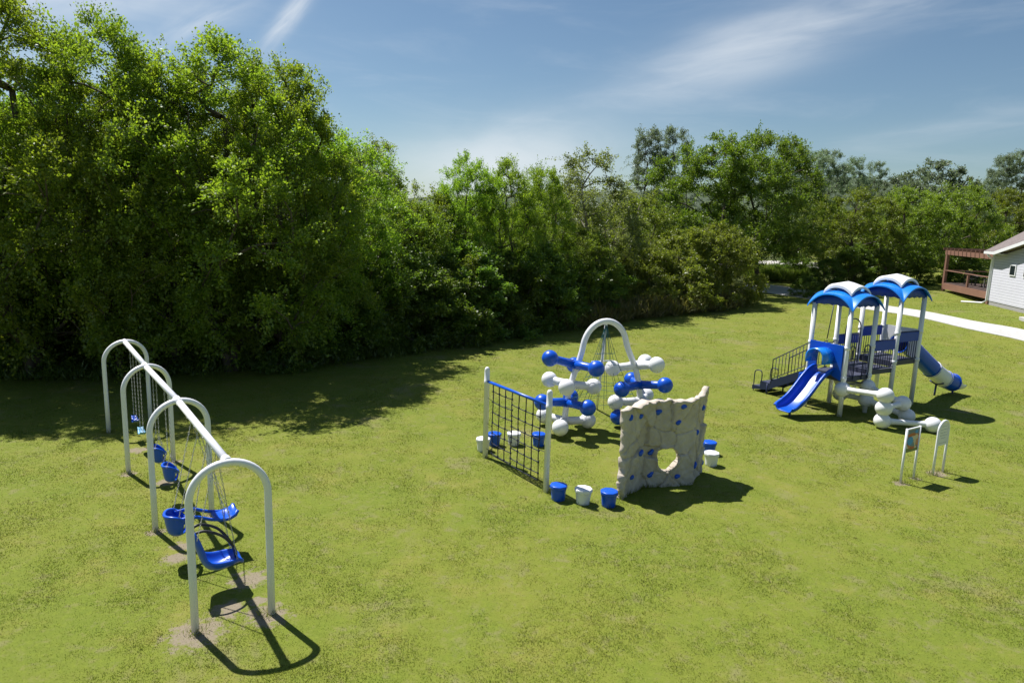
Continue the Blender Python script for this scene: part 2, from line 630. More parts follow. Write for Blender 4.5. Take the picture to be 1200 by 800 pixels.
m, t, b = new_mat('pale concrete')
pos = t.add('ShaderNodeNewGeometry').outputs['Position']
c = t.mix(t.noise(pos, 0.8, 5, 0.65), (0.40, 0.39, 0.375), (0.52, 0.51, 0.495))
c = t.mix(t.math('MULTIPLY', t.ramp(t.noise(pos, 4, 5, 0.75), 0.48, 0.70), 0.45), c, (0.30, 0.285, 0.265))
t.put(b.inputs['Base Color'], c)
b.inputs['Roughness'].default_value = 0.85
M['concrete'] = m
m, t, b = new_mat('pale gravel')
pos = t.add('ShaderNodeNewGeometry').outputs['Position']
c = t.mix(t.noise(pos, 6, 5, 0.75), (0.30, 0.28, 0.25), (0.62, 0.59, 0.55))
t.put(b.inputs['Base Color'], c)
b.inputs['Roughness'].default_value = 0.95
M['gravel'] = m
m, t, b = new_mat('far wooded hills')
pos = t.add('ShaderNodeNewGeometry').outputs['Position']
c = t.mix(t.noise(pos, 0.12, 5, 0.7), (0.025, 0.045, 0.018), (0.055, 0.075, 0.032))
t.put(b.inputs['Base Color'], c)
b.inputs['Roughness'].default_value = 0.95
M['hill'] = m

# ------------------------------------------------------------------ the setting
EDGE = [(-60, 430), (0, 440), (125, 438), (250, 432), (350, 426), (450, 415), (520, 404), (600, 392), (670, 380), (740, 370), (810, 363), (880, 356)]
EDGE_W = [at(*q) for q in EDGE]
ex = np.array([q.x for q in EDGE_W])
ey = np.array([q.y for q in EDGE_W])


def wood_edge(x):
    return np.interp(x, ex, ey)


def axis(lo, hi, fine_lo, fine_hi, step):
    a = list(np.arange(fine_lo, fine_hi + step, step))
    s_, v = step, fine_hi
    while v < hi:
        s_ *= 1.25
        v += s_
        a.append(v)
    s_, v = step, fine_lo
    while v > lo:
        s_ *= 1.25
        v -= s_
        a.insert(0, v)
    return np.array(a)


X = axis(-900, 900, -30, 45, 0.75)
Y = axis(-200, 1500, 0, 62, 0.75)
gx, gy = np.meshgrid(X, Y)
gz = g(gx, gy)
V = np.stack([gx, gy, gz], -1).reshape(-1, 3)
nx, ny = len(X), len(Y)
ii = np.arange(nx * ny).reshape(ny, nx)
F = np.stack([ii[:-1, :-1], ii[:-1, 1:], ii[1:, 1:], ii[1:, :-1]], -1).reshape(-1, 4)
me = bpy.data.meshes.new('lawn')
me.from_pydata(V.tolist(), [], F.tolist())
me.polygons.foreach_set('use_smooth', [True] * len(F))
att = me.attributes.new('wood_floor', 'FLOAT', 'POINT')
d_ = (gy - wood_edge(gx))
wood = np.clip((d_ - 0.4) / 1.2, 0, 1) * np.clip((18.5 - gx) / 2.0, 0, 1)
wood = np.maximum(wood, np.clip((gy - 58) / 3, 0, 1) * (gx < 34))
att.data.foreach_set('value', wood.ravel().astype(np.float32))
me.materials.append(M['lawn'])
lawn = bpy.data.objects.new('lawn', me)
COL.objects.link(lawn)
tag(lawn, kind='structure')


def ground_z(x, y):
    return g(x, y)


def strip(name, left, right, mat, thick=0.05, n=10):
    """a paved strip lying on the terrain between two edge lines"""
    L_, R_ = smooth_path(left, n), smooth_path(right, n)
    rows, skirts = [], []
    for a, b_ in zip(L_, R_):
        row = []
        for k in range(9):
            p = a.lerp(b_, k / 8)
            row.append(Vector((p.x, p.y, float(ground_z(p.x, p.y)) + thick)))
        rows.append([row[0] - Vector((0, 0, 0.3))] + row + [row[-1] - Vector((0, 0, 0.3))])
    mb = MB()
    mb.grid(rows, False)
    return tag(mb.build(name, mat), kind='structure')


PATH_L = [at(880, 331), at(905, 334), at(945, 340), at(1000, 350), at(1060, 361.5), at(1130, 374.5), at(1200, 387), at(1290, 410)]
PATH_R = [at(870, 338), at(890, 342), at(945, 350), at(990, 358), at(1050, 367.5), at(1125, 383.5), at(1200, 400), at(1270, 417)]
strip('path', PATH_L, PATH_R, M['concrete'], 0.03)
PATH_POLY = [(p.x, p.y) for p in smooth_path(PATH_L)] + [(p.x, p.y) for p in reversed(smooth_path(PATH_R))]
strip('gravel_track', [at(690, 320), at(760, 318), at(840, 309), at(905, 306), at(960, 308)], [at(690, 327), at(760, 326), at(840, 318), at(905, 315), at(960, 317)], M['gravel'], 0.04)

# wooded hills far behind
rows = []
for j in range(26):
    row = []
    for i in range(160):
        x = -500 + 1100 * i / 159
        y = 300 + 16 * j
        prof = 16 + 9 * math.sin(x * 0.008 + 0.5) + 16 * max(0, min(1, (x - 90) / 130))
        hgt = prof * math.sin(min(1, j / 14) * math.pi / 2) + 2.2 * (nrg.random() - 0.4) + 3
        row.append(Vector((x + 4 * nrg.random(), y + 5 * nrg.random(), hgt)))
    rows.append(row)
mb = MB()
mb.grid(rows, False)
tag(mb.build('hills', M['hill']), kind='structure')

# ------------------------------------------------------------------ trees
def leaf_mesh(name, P, D, Nn, L, Wd, mats):
    """one rhombic leaf per row: base P, direction D, normal Nn, length L, width Wd"""
    D = D / np.linalg.norm(D, axis=1, keepdims=True)
    S = np.cross(D, Nn)
    S /= np.maximum(np.linalg.norm(S, axis=1, keepdims=True), 1e-6)
    L = L[:, None]
    Wd = Wd[:, None]
    U = np.cross(S, D)
    a = P
    b_ = P + D * L * 0.5 + S * Wd * 0.5 + U * Wd * 0.12
    c = P + D * L
    d = P + D * L * 0.5 - S * Wd * 0.5 + U * Wd * 0.12
    n = len(P)
    V = np.stack([a, b_, c, d], 1).reshape(-1, 3).astype(np.float32)
    me = bpy.data.meshes.new(name)
    me.vertices.add(4 * n)
    me.vertices.foreach_set('co', V.ravel())
    me.loops.add(4 * n)
    me.loops.foreach_set('vertex_index', np.arange(4 * n, dtype=np.int32))
    me.polygons.add(n)
    me.polygons.foreach_set('loop_start', np.arange(0, 4 * n, 4, dtype=np.int32))
    me.polygons.foreach_set('loop_total', np.full(n, 4, dtype=np.int32))
    me.update(calc_edges=True)
    me.validate()
    me.materials.append(mats)
    return me


def unit(a):
    return a / np.maximum(np.linalg.norm(a, axis=1, keepdims=True), 1e-6)


def make_tree(seed, H, rad, z0, ncl, nleaf, leaf, prof, cl_r, leafmat, barkmat, tr=0.16, up=0.35, flat=0.75, stems=1, narrow=0.55, twigs=11):
    r = np.random.default_rng(seed)
    # cluster centres inside the crown's outline
    lob = r.uniform(0, 6.28, 3)
    C = []
    while len(C) < ncl:
        tt = r.random()
        a = r.uniform(0, 2 * np.pi)
        pr = prof(tt) * rad * (1 + 0.16 * np.sin(2 * a + lob[0] + 3 * tt) + 0.12 * np.sin(5 * a + lob[1] + 5 * tt))
        if r.random() > (prof(tt) + 0.12):
            continue
        rr = pr * (0.25 + 0.75 * r.random() ** 0.45)
        p = np.array([rr * np.cos(a), rr * np.sin(a), z0 + (H - z0) * tt])
        C.append(p)
    C = np.array(C)
    # skeleton: stems, then every cluster hooks on to the nearest node that leads down to the ground
    nodes, parent = [], []
    for s_ in range(stems):
        a = r.uniform(0, 6.28)
        lean = 0.0 if stems == 1 else r.uniform(0.10, 0.24)
        b0 = np.array([np.cos(a), np.sin(a), 0]) * (0.0 if stems == 1 else 0.18)
        prev = -1
        wob = np.zeros(3)
        for k in range(9):
            hh = H * 0.80 * k / 8
            if k:
                wob[:2] += r.normal(0, 0.018 * H, 2)
            p = b0 + np.array([np.cos(a) * lean * hh, np.sin(a) * lean * hh, hh if k else -0.3]) + wob
            nodes.append(p)
            parent.append(prev)
            prev = len(nodes) - 1
    order = np.argsort(np.hypot(C[:, 0], C[:, 1]) + 0.25 * np.abs(C[:, 2] - H * 0.5))
    for i in order:
        c = C[i]
        A = np.array(nodes)
        d = np.linalg.norm(A - c, axis=1) + 0.9 * np.maximum(0, A[:, 2] - c[2] + 0.25 * np.hypot(c[0], c[1])) + 0.15 * np.hypot(A[:, 0], A[:, 1])
        j = int(np.argmin(d))
        mid = (A[j] + c) / 2 + r.normal(0, 0.10, 3) + np.array([0, 0, 0.10])
        nodes.append(mid)
        parent.append(j)
        nodes.append(c)
        parent.append(len(nodes) - 2)
    n = len(nodes)
    wgt = np.ones(n) * 0.6
    for i in range(n - 1, -1, -1):
        if parent[i] >= 0:
            wgt[parent[i]] += wgt[i]
    rt = tr * (wgt / wgt.max()) ** 0.5
    rt = np.maximum(rt, 0.012)
    mb = MB()
    for i in range(n):
        j = parent[i]
        if j < 0:
            continue
        mb.tube([nodes[j], nodes[i]], [min(rt[j], rt[i] * 1.5), rt[i]], 6, caps=False)
    tme = mb.mesh('trunk')
    tme.materials.append(barkmat)
    # leaves: twigs around each cluster centre, leaves along the twigs
    per = max(3, nleaf // (ncl * twigs))
    ctr = np.array([0, 0, z0 + (H - z0) * 0.45])
    P, D = [], []
    sz = np.exp(r.normal(0, 0.28, ncl)) * cl_r
    for i in range(ncl):
        outw = C[i] - ctr
        outw = outw / (np.linalg.norm(outw) + 1e-6)
        tdir = unit(r.normal(0, 1, (twigs, 3)) * np.array([1, 1, flat]) + outw * narrow + np.array([0, 0, up]))
        tl = sz[i] * r.uniform(0.55, 1.35, twigs)
        s_ = r.random((twigs, per)) ** 0.8
        pts = C[i] + tdir[:, None, :] * (tl[:, None, None] * s_[..., None])
        pts = pts + np.array([0, 0, -0.25]) * (s_[..., None] ** 2) * tl[:, None, None]
        pts = pts + r.normal(0, 0.10 * cl_r, pts.shape)
        P.append(pts.reshape(-1, 3))
        D.append(np.repeat(tdir, per, 0))
    P = np.concatenate(P)
    D = np.concatenate(D)
    keep = P[:, 2] > 0.12
    P, D = P[keep], D[keep]
    D = unit(D + r.normal(0, 0.75, D.shape) + np.array([0, 0, -0.15]))
    Nn = unit(r.normal(0, 0.8, D.shape) + np.array([0, 0, 0.9]))
    L = leaf * np.exp(r.normal(0, 0.22, len(P)))
    cme = leaf_mesh('crown', P, D, Nn, L, L * r.uniform(0.5, 0.8, len(P)), leafmat)
    return tme, cme, H


P_ROUND = lambda t: (max(0.0, 1 - ((t - 0.42) / 0.60) ** 2)) ** 0.6
P_UP = lambda t: (max(0.0, 1 - ((t - 0.36) / 0.66) ** 2)) ** 0.75
P_SHRUB = lambda t: (max(0.0, 1 - (max(0, t - 0.12) / 0.90) ** 2)) ** 0.6
P_SLIM = lambda t: 0.25 + 0.75 * (max(0.0, 1 - ((t - 0.45) / 0.60) ** 2)) ** 0.7

PROTO = {
    'ash': [make_tree(s_, 13.0, 4.3, 1.2, 220, 104000, 0.102, P_UP, 0.86, M['leaf_ash'], M['bark'], 0.20, 0.55, 0.9, stems=k_)
            for s_, k_ in ((1, 2), (2, 3), (3, 1))],
    'maple': [make_tree(s_, 12.0, 5.0, 2.5, 215, 96000, 0.135, P_ROUND, 1.02, M['leaf_maple'], M['bark'], 0.22, 0.2, 0.6) for s_ in (11, 12)],
    'willow': [make_tree(21, 11.5, 3.3, 1.5, 100, 42000, 0.115, P_UP, 0.95, M['leaf_willow'], M['pale_bark'], 0.15, 0.3, 0.9, stems=2)],
    'shrub': [make_tree(s_, 5.0, 2.6, 0.15, 110, 40000, 0.11, P_SHRUB, 0.62, M['leaf_shrub'], M['bark'], 0.06, 0.35, 0.8, stems=4) for s_ in (31, 32)],
    'olive': [make_tree(s_, 5.0, 3.0, 0.15, 120, 44000, 0.105, P_SHRUB, 0.62, M['leaf_olive'], M['pale_bark'], 0.05, 0.5, 0.9, stems=4) for s_ in (41, 42)],
    'poplar': [make_tree(s_, 17.0, 2.9, 3.0, 120, 34000, 0.15, P_SLIM, 1.1, M['leaf_far_haze'], M['bark'], 0.15, 1.1, 1.0, narrow=0.5, twigs=9) for s_ in (51, 52)],
    'fartree': [make_tree(s_, 13.0, 5.0, 1.5, 150, 26000, 0.26, P_ROUND, 1.05, M['leaf_far_haze'], M['bark'], 0.22, 0.35, 0.8) for s_ in (61, 62)],
    'mid': [make_tree(s_, 10.0, 4.6, 1.6, 150, 66000, 0.12, P_ROUND, 0.88, M['leaf_mid'], M['bark'], 0.19, 0.35, 0.8, stems=2) for s_ in (71, 72)],
}
PCOUNT = {}
PSTART = {}


def plant(kind, px, depth, top, label, wide=1.0, name='tree', cat='tree', group=None, var=None, height=None):
    """a tree standing on the terrain; its height follows from the photo row of its tip"""
    d = ray(px, 300)
    x = d.x / d.y * depth
    z = float(g(x, depth))
    if height is None:
        height = on_ray(px, top, depth).z - z
    i = PCOUNT.get(kind, 0)
    PCOUNT[kind] = i + 1
    tme, cme, H = PROTO[kind][i % len(PROTO[kind]) if var is None else var]
    s_ = height / (H * 1.03)
    t_ = thing(name, label, cat, (x, depth, z - 0.05), rng.uniform(0, 6.28), group)
    sxy = s_ ** 0.75 * wide
    t_.scale = (sxy, sxy, s_)
    for nm, me_ in (('trunk', tme), ('crown', cme)):
        o = bpy.data.objects.new(nm, me_)
        COL.objects.link(o)
        o.parent = t_
    return t_


GB = 'big trees of the wood edge on the left'
GM = 'mid sized trees of the wood edge in the middle'
GR = 'trees behind the playground on the right'
GF = 'distant trees over the right tree line'
GS = 'shaded shrubs along the foot of the wood'
GO = 'sunlit bushes at the lawn corner'
plant('ash', -95, 23.6, -25, 'tall ash tree at the far left edge of the wood, partly outside the photo', 1.0, 'ash_tree', group=GB)
plant('ash', 30, 23.6, -2, 'tallest green tree at the left edge, its tip reaching the top of the photo', 0.95, 'ash_tree', group=GB, var=1)
plant('ash', 132, 24.3, 6, 'tall loose tree just left of the sky gap, behind the far swing arch', 0.85, 'ash_tree', group=GB, var=2)
plant('ash', 205, 25.4, 66, 'tree filling the dip between the two tall left trees', 0.9, 'ash_tree', group=GB, var=0)
plant('ash', 268, 25.6, 46, 'broad yellow green tree whose round top stands under the diagonal cloud streak', 1.05, 'ash_tree', group=GB, var=1)
plant('ash', 332, 27.2, 62, 'yellow green tree on the right shoulder of the big left clump', 0.85, 'ash_tree', group=GB, var=0)
plant('ash', 385, 29.4, 140, 'tree stepping down from the big left clump towards the sky gap', 1.0, 'ash_tree', group=GB, var=2)
plant('willow', 440, 40.0, 160, 'pale thin topped tree behind the right end of the left clump', 0.95, 'willow_tree', group=GB)
plant('maple', 70, 34.0, 120, 'dark dense tree behind the two tallest trees at the left edge', 1.0, 'maple_tree', group=GB)
plant('maple', 185, 35.0, 150, 'dark tree seen through the gap behind the far swing arch', 1.0, 'maple_tree', group=GB)
plant('maple', 300, 36.5, 130, 'dark tree hidden behind the broad yellow green tree', 1.0, 'maple_tree', group=GB)
plant('maple', -40, 33.0, 90, 'dark tree in the second row at the left photo edge', 1.0, 'maple_tree', group=GB)
plant('maple', 405, 42.0, 170, 'dark tree behind the stepping down tree of the left clump', 0.9, 'maple_tree', group=GB)
plant('mid', 452, 33.5, 222, 'low leafy tree under the sky gap at the right foot of the left clump', 0.9, 'young_tree', group=GM)
plant('mid', 497, 36.5, 226, 'lowest tree under the bright sky gap, left of the net climber arch', 0.95, 'young_tree', group=GM)
plant('ash', 548, 37.5, 178, 'slim pointed tree right of the bright sky gap', 0.72, 'ash_tree', group=GM, var=2)
plant('ash', 592, 38.5, 186, 'bright green tree standing above the rope net panel', 0.72, 'ash_tree', group=GM, var=1)
plant('ash', 632, 40.0, 190, 'bright green tree between the slim pointed tree and the pale willow', 0.68, 'ash_tree', group=GM, var=0)
plant('willow', 688, 45.0, 170, 'pale airy willow with bare branches showing, above the climber arch', 1.05, 'willow_tree', group=GM)
plant('mid', 668, 42.0, 262, 'dense low tree in front of the pale willow', 0.9, 'young_tree', group=GM)
plant('mid', 738, 51.0, 222, 'round green tree between the pale willow and the big maple', 1.0, 'young_tree', group=GM)
plant('maple', 560, 47.0, 226, 'dark tree in the second row behind the slim pointed tree', 0.9, 'maple_tree', group=GM)
plant('maple', 640, 50.0, 220, 'dark tree in the second row left of the pale willow', 0.9, 'maple_tree', group=GM)
plant('maple', 500, 48.0, 246, 'dark low tree in the second row below the bright sky gap', 0.9, 'maple_tree', group=GM)
plant('poplar', 752, 76.0, 152, 'thin grey poplar left of the big maple crown', 0.9, 'poplar_tree', group=GF)
plant('poplar', 781, 74.0, 150, 'second thin grey poplar, touching the left side of the big maple crown', 0.9, 'poplar_tree', group=GF)
plant('maple', 838, 55.0, 156, 'big dark green maple, tallest tree of the right half', 0.98, 'maple_tree', group=GR, var=0)
plant('maple', 893, 58.0, 154, 'second big maple crown leaning right of the tallest one', 0.85, 'maple_tree', group=GR, var=1)
plant('mid', 945, 73.0, 224, 'leafy tree above the shaded bend of the path', 0.85, 'young_tree', group=GR)
plant('mid', 1000, 59.0, 222, 'leafy tree directly behind the left play tower roof', 0.95, 'young_tree', group=GR)
plant('mid', 1058, 60.0, 218, 'spreading tree with dark trunks left of the timber deck', 1.0, 'young_tree', group=GR)
plant('mid', 1118, 62.0, 216, 'tree rising straight behind the timber deck', 0.95, 'young_tree', group=GR)
plant('mid', 1176, 66.0, 220, 'olive green tree above the house roof', 0.95, 'young_tree', group=GR)
plant('mid', 1240, 66.0, 226, 'tree behind the house at the right photo edge', 1.0, 'young_tree', group=GR)
plant('maple', 985, 74.0, 246, 'dark tree in the shade behind the path bend', 0.9, 'maple_tree', group=GR)
plant('maple', 1040, 72.0, 240, 'dark tree in the shade between the play tower roofs and the deck', 0.9, 'maple_tree', group=GR)
plant('maple', 1110, 76.0, 244, 'dark tree in the second row behind the deck', 0.9, 'maple_tree', group=GR)
plant('maple', 780, 60.0, 228, 'dark tree in the gap under the thin grey poplars', 0.85, 'maple_tree', group=GR)
plant('maple', 710, 62.0, 236, 'dark tree behind the gap between pale willow and big maple', 0.85, 'maple_tree', group=GR)
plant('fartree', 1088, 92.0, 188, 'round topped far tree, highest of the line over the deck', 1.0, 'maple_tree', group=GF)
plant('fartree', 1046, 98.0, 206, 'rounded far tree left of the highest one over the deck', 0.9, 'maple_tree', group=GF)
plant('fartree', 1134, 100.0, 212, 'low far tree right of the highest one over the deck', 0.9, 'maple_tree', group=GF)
plant('poplar', 945, 92.0, 178, 'haze tinted far poplar, first right of the big maples', 1.0, 'poplar_tree', group=GF)
plant('poplar', 962, 96.0, 176, 'haze tinted far poplar, second right of the big maples and the highest of its row', 1.0, 'poplar_tree', group=GF)
plant('poplar', 990, 100.0, 186, 'haze tinted far poplar, third right of the big maples', 0.95, 'poplar_tree', group=GF)
plant('poplar', 1015, 104.0, 190, 'haze tinted far poplar, fourth right of the big maples', 0.9, 'poplar_tree', group=GF)
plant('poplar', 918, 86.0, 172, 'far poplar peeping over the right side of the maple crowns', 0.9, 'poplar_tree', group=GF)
plant('poplar', 1162, 150.0, 182, 'haze tinted far tree, left one of the lonely pair near the right edge', 1.0, 'poplar_tree', group=GF)
plant('poplar', 1176, 152.0, 178, 'haze tinted far tree, right one of the lonely pair near the right edge', 1.2, 'poplar_tree', group=GF)

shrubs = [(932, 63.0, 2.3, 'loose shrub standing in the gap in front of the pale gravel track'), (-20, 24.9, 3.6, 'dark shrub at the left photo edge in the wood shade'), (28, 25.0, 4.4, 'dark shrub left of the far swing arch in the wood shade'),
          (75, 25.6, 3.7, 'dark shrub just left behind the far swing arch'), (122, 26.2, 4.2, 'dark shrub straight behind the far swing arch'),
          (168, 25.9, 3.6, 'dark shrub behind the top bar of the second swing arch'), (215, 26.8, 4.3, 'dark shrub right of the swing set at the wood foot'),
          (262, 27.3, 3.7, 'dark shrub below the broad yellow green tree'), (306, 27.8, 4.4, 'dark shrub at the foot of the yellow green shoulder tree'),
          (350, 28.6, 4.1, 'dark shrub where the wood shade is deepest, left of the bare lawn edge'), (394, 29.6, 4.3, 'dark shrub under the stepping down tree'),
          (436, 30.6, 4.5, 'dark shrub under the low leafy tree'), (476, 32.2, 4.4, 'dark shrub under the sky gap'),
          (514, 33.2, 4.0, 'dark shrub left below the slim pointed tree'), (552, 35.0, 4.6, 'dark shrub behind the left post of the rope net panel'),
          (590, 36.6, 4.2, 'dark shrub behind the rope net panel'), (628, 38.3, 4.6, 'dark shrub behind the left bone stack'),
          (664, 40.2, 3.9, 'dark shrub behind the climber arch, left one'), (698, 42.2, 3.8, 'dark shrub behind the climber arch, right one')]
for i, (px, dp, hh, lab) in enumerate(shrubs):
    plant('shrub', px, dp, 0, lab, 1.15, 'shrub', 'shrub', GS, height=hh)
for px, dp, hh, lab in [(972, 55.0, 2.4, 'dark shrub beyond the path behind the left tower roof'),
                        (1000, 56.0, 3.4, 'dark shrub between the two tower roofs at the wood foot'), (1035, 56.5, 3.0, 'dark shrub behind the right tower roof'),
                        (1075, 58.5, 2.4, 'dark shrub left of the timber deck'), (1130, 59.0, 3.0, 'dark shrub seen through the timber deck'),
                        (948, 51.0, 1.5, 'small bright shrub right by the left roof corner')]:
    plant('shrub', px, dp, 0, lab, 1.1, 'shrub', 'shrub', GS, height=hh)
for px, dp, tp, wd, lab in [(722, 44.6, 300, 1.0, 'grey green bush at the left end of the sunlit bush row'), (762, 45.6, 286, 1.05, 'yellow olive bush in the left half of the sunlit bush row'),
                            (802, 46.6, 270, 1.05, 'tallest yellow olive bush in the middle of the sunlit row'), (838, 47.4, 264, 0.95, 'brownish olive bush with a pointed tip'),
                            (842, 48.4, 296, 0.6, 'olive bush at the right end of the row beside the path')]:
    plant('olive', px, dp, tp, lab, wd, 'bush', 'bush', GO)

# ------------------------------------------------------------------ tall weeds along the wood edge (nobody could count them)
def weeds(name, spots, mat, n, h, seed):
    r = np.random.default_rng(seed)
    pts = []
    for _ in range(n):
        k = r.integers(len(spots) - 1)
        a, b_ = spots[k], spots[k + 1]
        s_ = r.random()
        p = a.lerp(b_, s_)
        x = p.x + r.normal(0, 0.35)
        y = p.y + r.normal(0.15, 0.6)
        pts.append((x, y, float(g(x, y))))
    P = np.repeat(np.array(pts), 14, 0)
    m_ = len(P)
    P = P + np.concatenate([r.normal(0, 0.16, (m_, 2)), np.zeros((m_, 1))], 1)
    D = unit(np.concatenate([r.normal(0, 0.30, (m_, 2)), np.ones((m_, 1))], 1))
    lev = r.random(m_)
    P = P + D * (lev * h * 0.6 * np.repeat(r.uniform(0.4, 1.3, n), 14))[:, None]
    D = unit(D + r.normal(0, 0.35, D.shape))
    Nn = unit(r.normal(0, 1, D.shape))
    L = h * r.uniform(0.25, 0.6, m_) * np.repeat(r.uniform(0.45, 1.35, n), 14)
    me_ = leaf_mesh(name, P, D, Nn, L, np.full(m_, 0.035) + 0.02 * r.random(m_), mat)
    o = bpy.data.objects.new(name, me_)
    COL.objects.link(o)
    return tag(o, kind='stuff')


tag(weeds('dry_weeds', [at(660, 384), at(700, 378), at(740, 371), at(790, 366), at(830, 362), at(862, 358)], M['weed'], 4200, 1.25, 5),
    'dry brownish weeds growing at the foot of the sunlit bushes', 'weeds')
tag(weeds('green_weeds', [at(880, 326), at(900, 328), at(925, 329), at(950, 332), at(940, 325), at(905, 321), at(875, 322), at(915, 325)], M['green_weed'], 2600, 1.0, 6),
    'fresh green weeds between the gravel track and the path', 'weeds')
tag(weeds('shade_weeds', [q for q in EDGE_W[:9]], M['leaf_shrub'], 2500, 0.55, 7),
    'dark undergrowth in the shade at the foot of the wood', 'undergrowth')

# ------------------------------------------------------------------ grass blades on the mown lawn
def in_poly(x, y, poly):
    c = np.zeros(len(x), bool)
    for i in range(len(poly)):
        (xa, ya), (xb, yb) = poly[i - 1], poly[i]
        c ^= ((ya > y) != (yb > y)) & (x < (xb - xa) * (y - ya) / (yb - ya + 1e-12) + xa)
    return c


def grass():
    r = np.random.default_rng(3)
    N = 1150000
    # sample in perspective: more blades near the camera
    dep = 6.3 * (72 / 6.3) ** (r.random(N) ** 0.95)
    lat = r.uniform(-0.80, 0.92, N) * dep
    keep = (dep < np.where(lat > 17.5, 70, wood_edge(lat) - 0.2)) & ~in_poly(lat, dep, PATH_POLY)
    x, y = lat[keep], dep[keep]
    for sx_, sy_, sr_ in SOIL:
        k = np.hypot(x - sx_, y - sy_) < sr_ * (0.55 + 0.5 * r.random(len(x)))
        k &= r.random(len(x)) < 0.9
        x, y = x[~k], y[~k]
    # clumping
    def vnoise(f_):
        tab = r.random((256, 256))
        u_, v_ = x * f_ + 500, y * f_ + 500
        i_, j_ = np.floor(u_).astype(int), np.floor(v_).astype(int)
        a_, b_ = u_ - i_, v_ - j_
        a_, b_ = a_ * a_ * (3 - 2 * a_), b_ * b_ * (3 - 2 * b_)
        q_ = lambda m_, n_: tab[m_ % 256, n_ % 256]
        return (q_(i_, j_) * (1 - a_) + q_(i_ + 1, j_) * a_) * (1 - b_) + (q_(i_, j_ + 1) * (1 - a_) + q_(i_ + 1, j_ + 1) * a_) * b_
    cl_ = 0.45 * vnoise(1.1) + 0.35 * vnoise(2.9) + 0.3 * vnoise(7.3)
    k = r.random(len(x)) < np.clip(1.25 * cl_ + 0.02, 0.25, 1)
    x, y, cl_ = x[k], y[k], cl_[k]
    n = len(x)
    P = np.stack([x, y, ground_z(x, y) - 0.005], 1)
    D = unit(np.concatenate([r.normal(0, 1.15, (n, 2)), np.ones((n, 1))], 1))
    Nn = unit(r.normal(0, 0.55, (n, 3)) + np.array([0, 0, 1.0]))
    sc = np.clip(y / 9, 1, 4.0) ** 0.85
    L = r.uniform(0.018, 0.046, n) * sc ** 0.3 * np.clip(0.35 + 1.35 * (cl_ - 0.25), 0.5, 1.7)
    # untrimmed tufts where the mower cannot reach: round the feet of posts, pods and panels
    feet = [at(*q) for pr in [((231.4, 741.5), (316.5, 720.0)), ((182.0, 623.0), (248.7, 603.0)), ((149.0, 554.5), (205.0, 540.0)), ((127.3, 507.0), (177.0, 498.0)),
                              ((568.4, 535.8), (639.5, 576.3)), ((1054.8, 566), (1070, 561)), ((1092.8, 556.5), (1104.3, 553)), ((654, 585), (683, 590)), ((713, 593), (566, 528)),
                              ((579, 522), (602, 521)), ((631, 522), (830.5, 532)), ((833, 545), (983.5, 487.6)), ((970.8, 470.5), (1010.9, 481.5))] for q in pr]
    feet += [Vector((2.43, 14.34, 0)).lerp(Vector((3.04, 15.06, 0)), k / 4) for k in range(5)] + [Vector((3.04, 15.06, 0)).lerp(Vector((4.22, 15.38, 0)), k / 6) for k in range(1, 7)]
    fp = np.array([(q.x, q.y) for q in feet])
    m_ = 70
    fx_ = np.repeat(fp, m_, 0)
    an = r.uniform(0, 6.28, len(fx_))
    rr_ = 0.06 + 0.14 * r.random(len(fx_)) ** 1.5
    FP = np.stack([fx_[:, 0] + rr_ * np.cos(an), fx_[:, 1] + rr_ * np.sin(an), np.full(len(fx_), -0.004)], 1)
    P = np.concatenate([P, FP])
    D = np.concatenate([D, unit(np.concatenate([r.normal(0, 0.45, (len(fx_), 2)), np.ones((len(fx_), 1))], 1))])
    Nn = np.concatenate([Nn, unit(r.normal(0, 1, (len(fx_), 3)))])
    L = np.concatenate([L, r.uniform(0.05, 0.15, len(fx_))])
    sc = np.concatenate([sc, np.full(len(fx_), 1.4)])
    me_ = leaf_mesh('grass', P, D, Nn, L, 0.007 * sc, M['grass_blade'])
    o = bpy.data.objects.new('grass', me_)
    COL.objects.link(o)
    tag(o, 'short yellow green grass blades of the mown lawn', 'grass', kind='stuff')


grass()

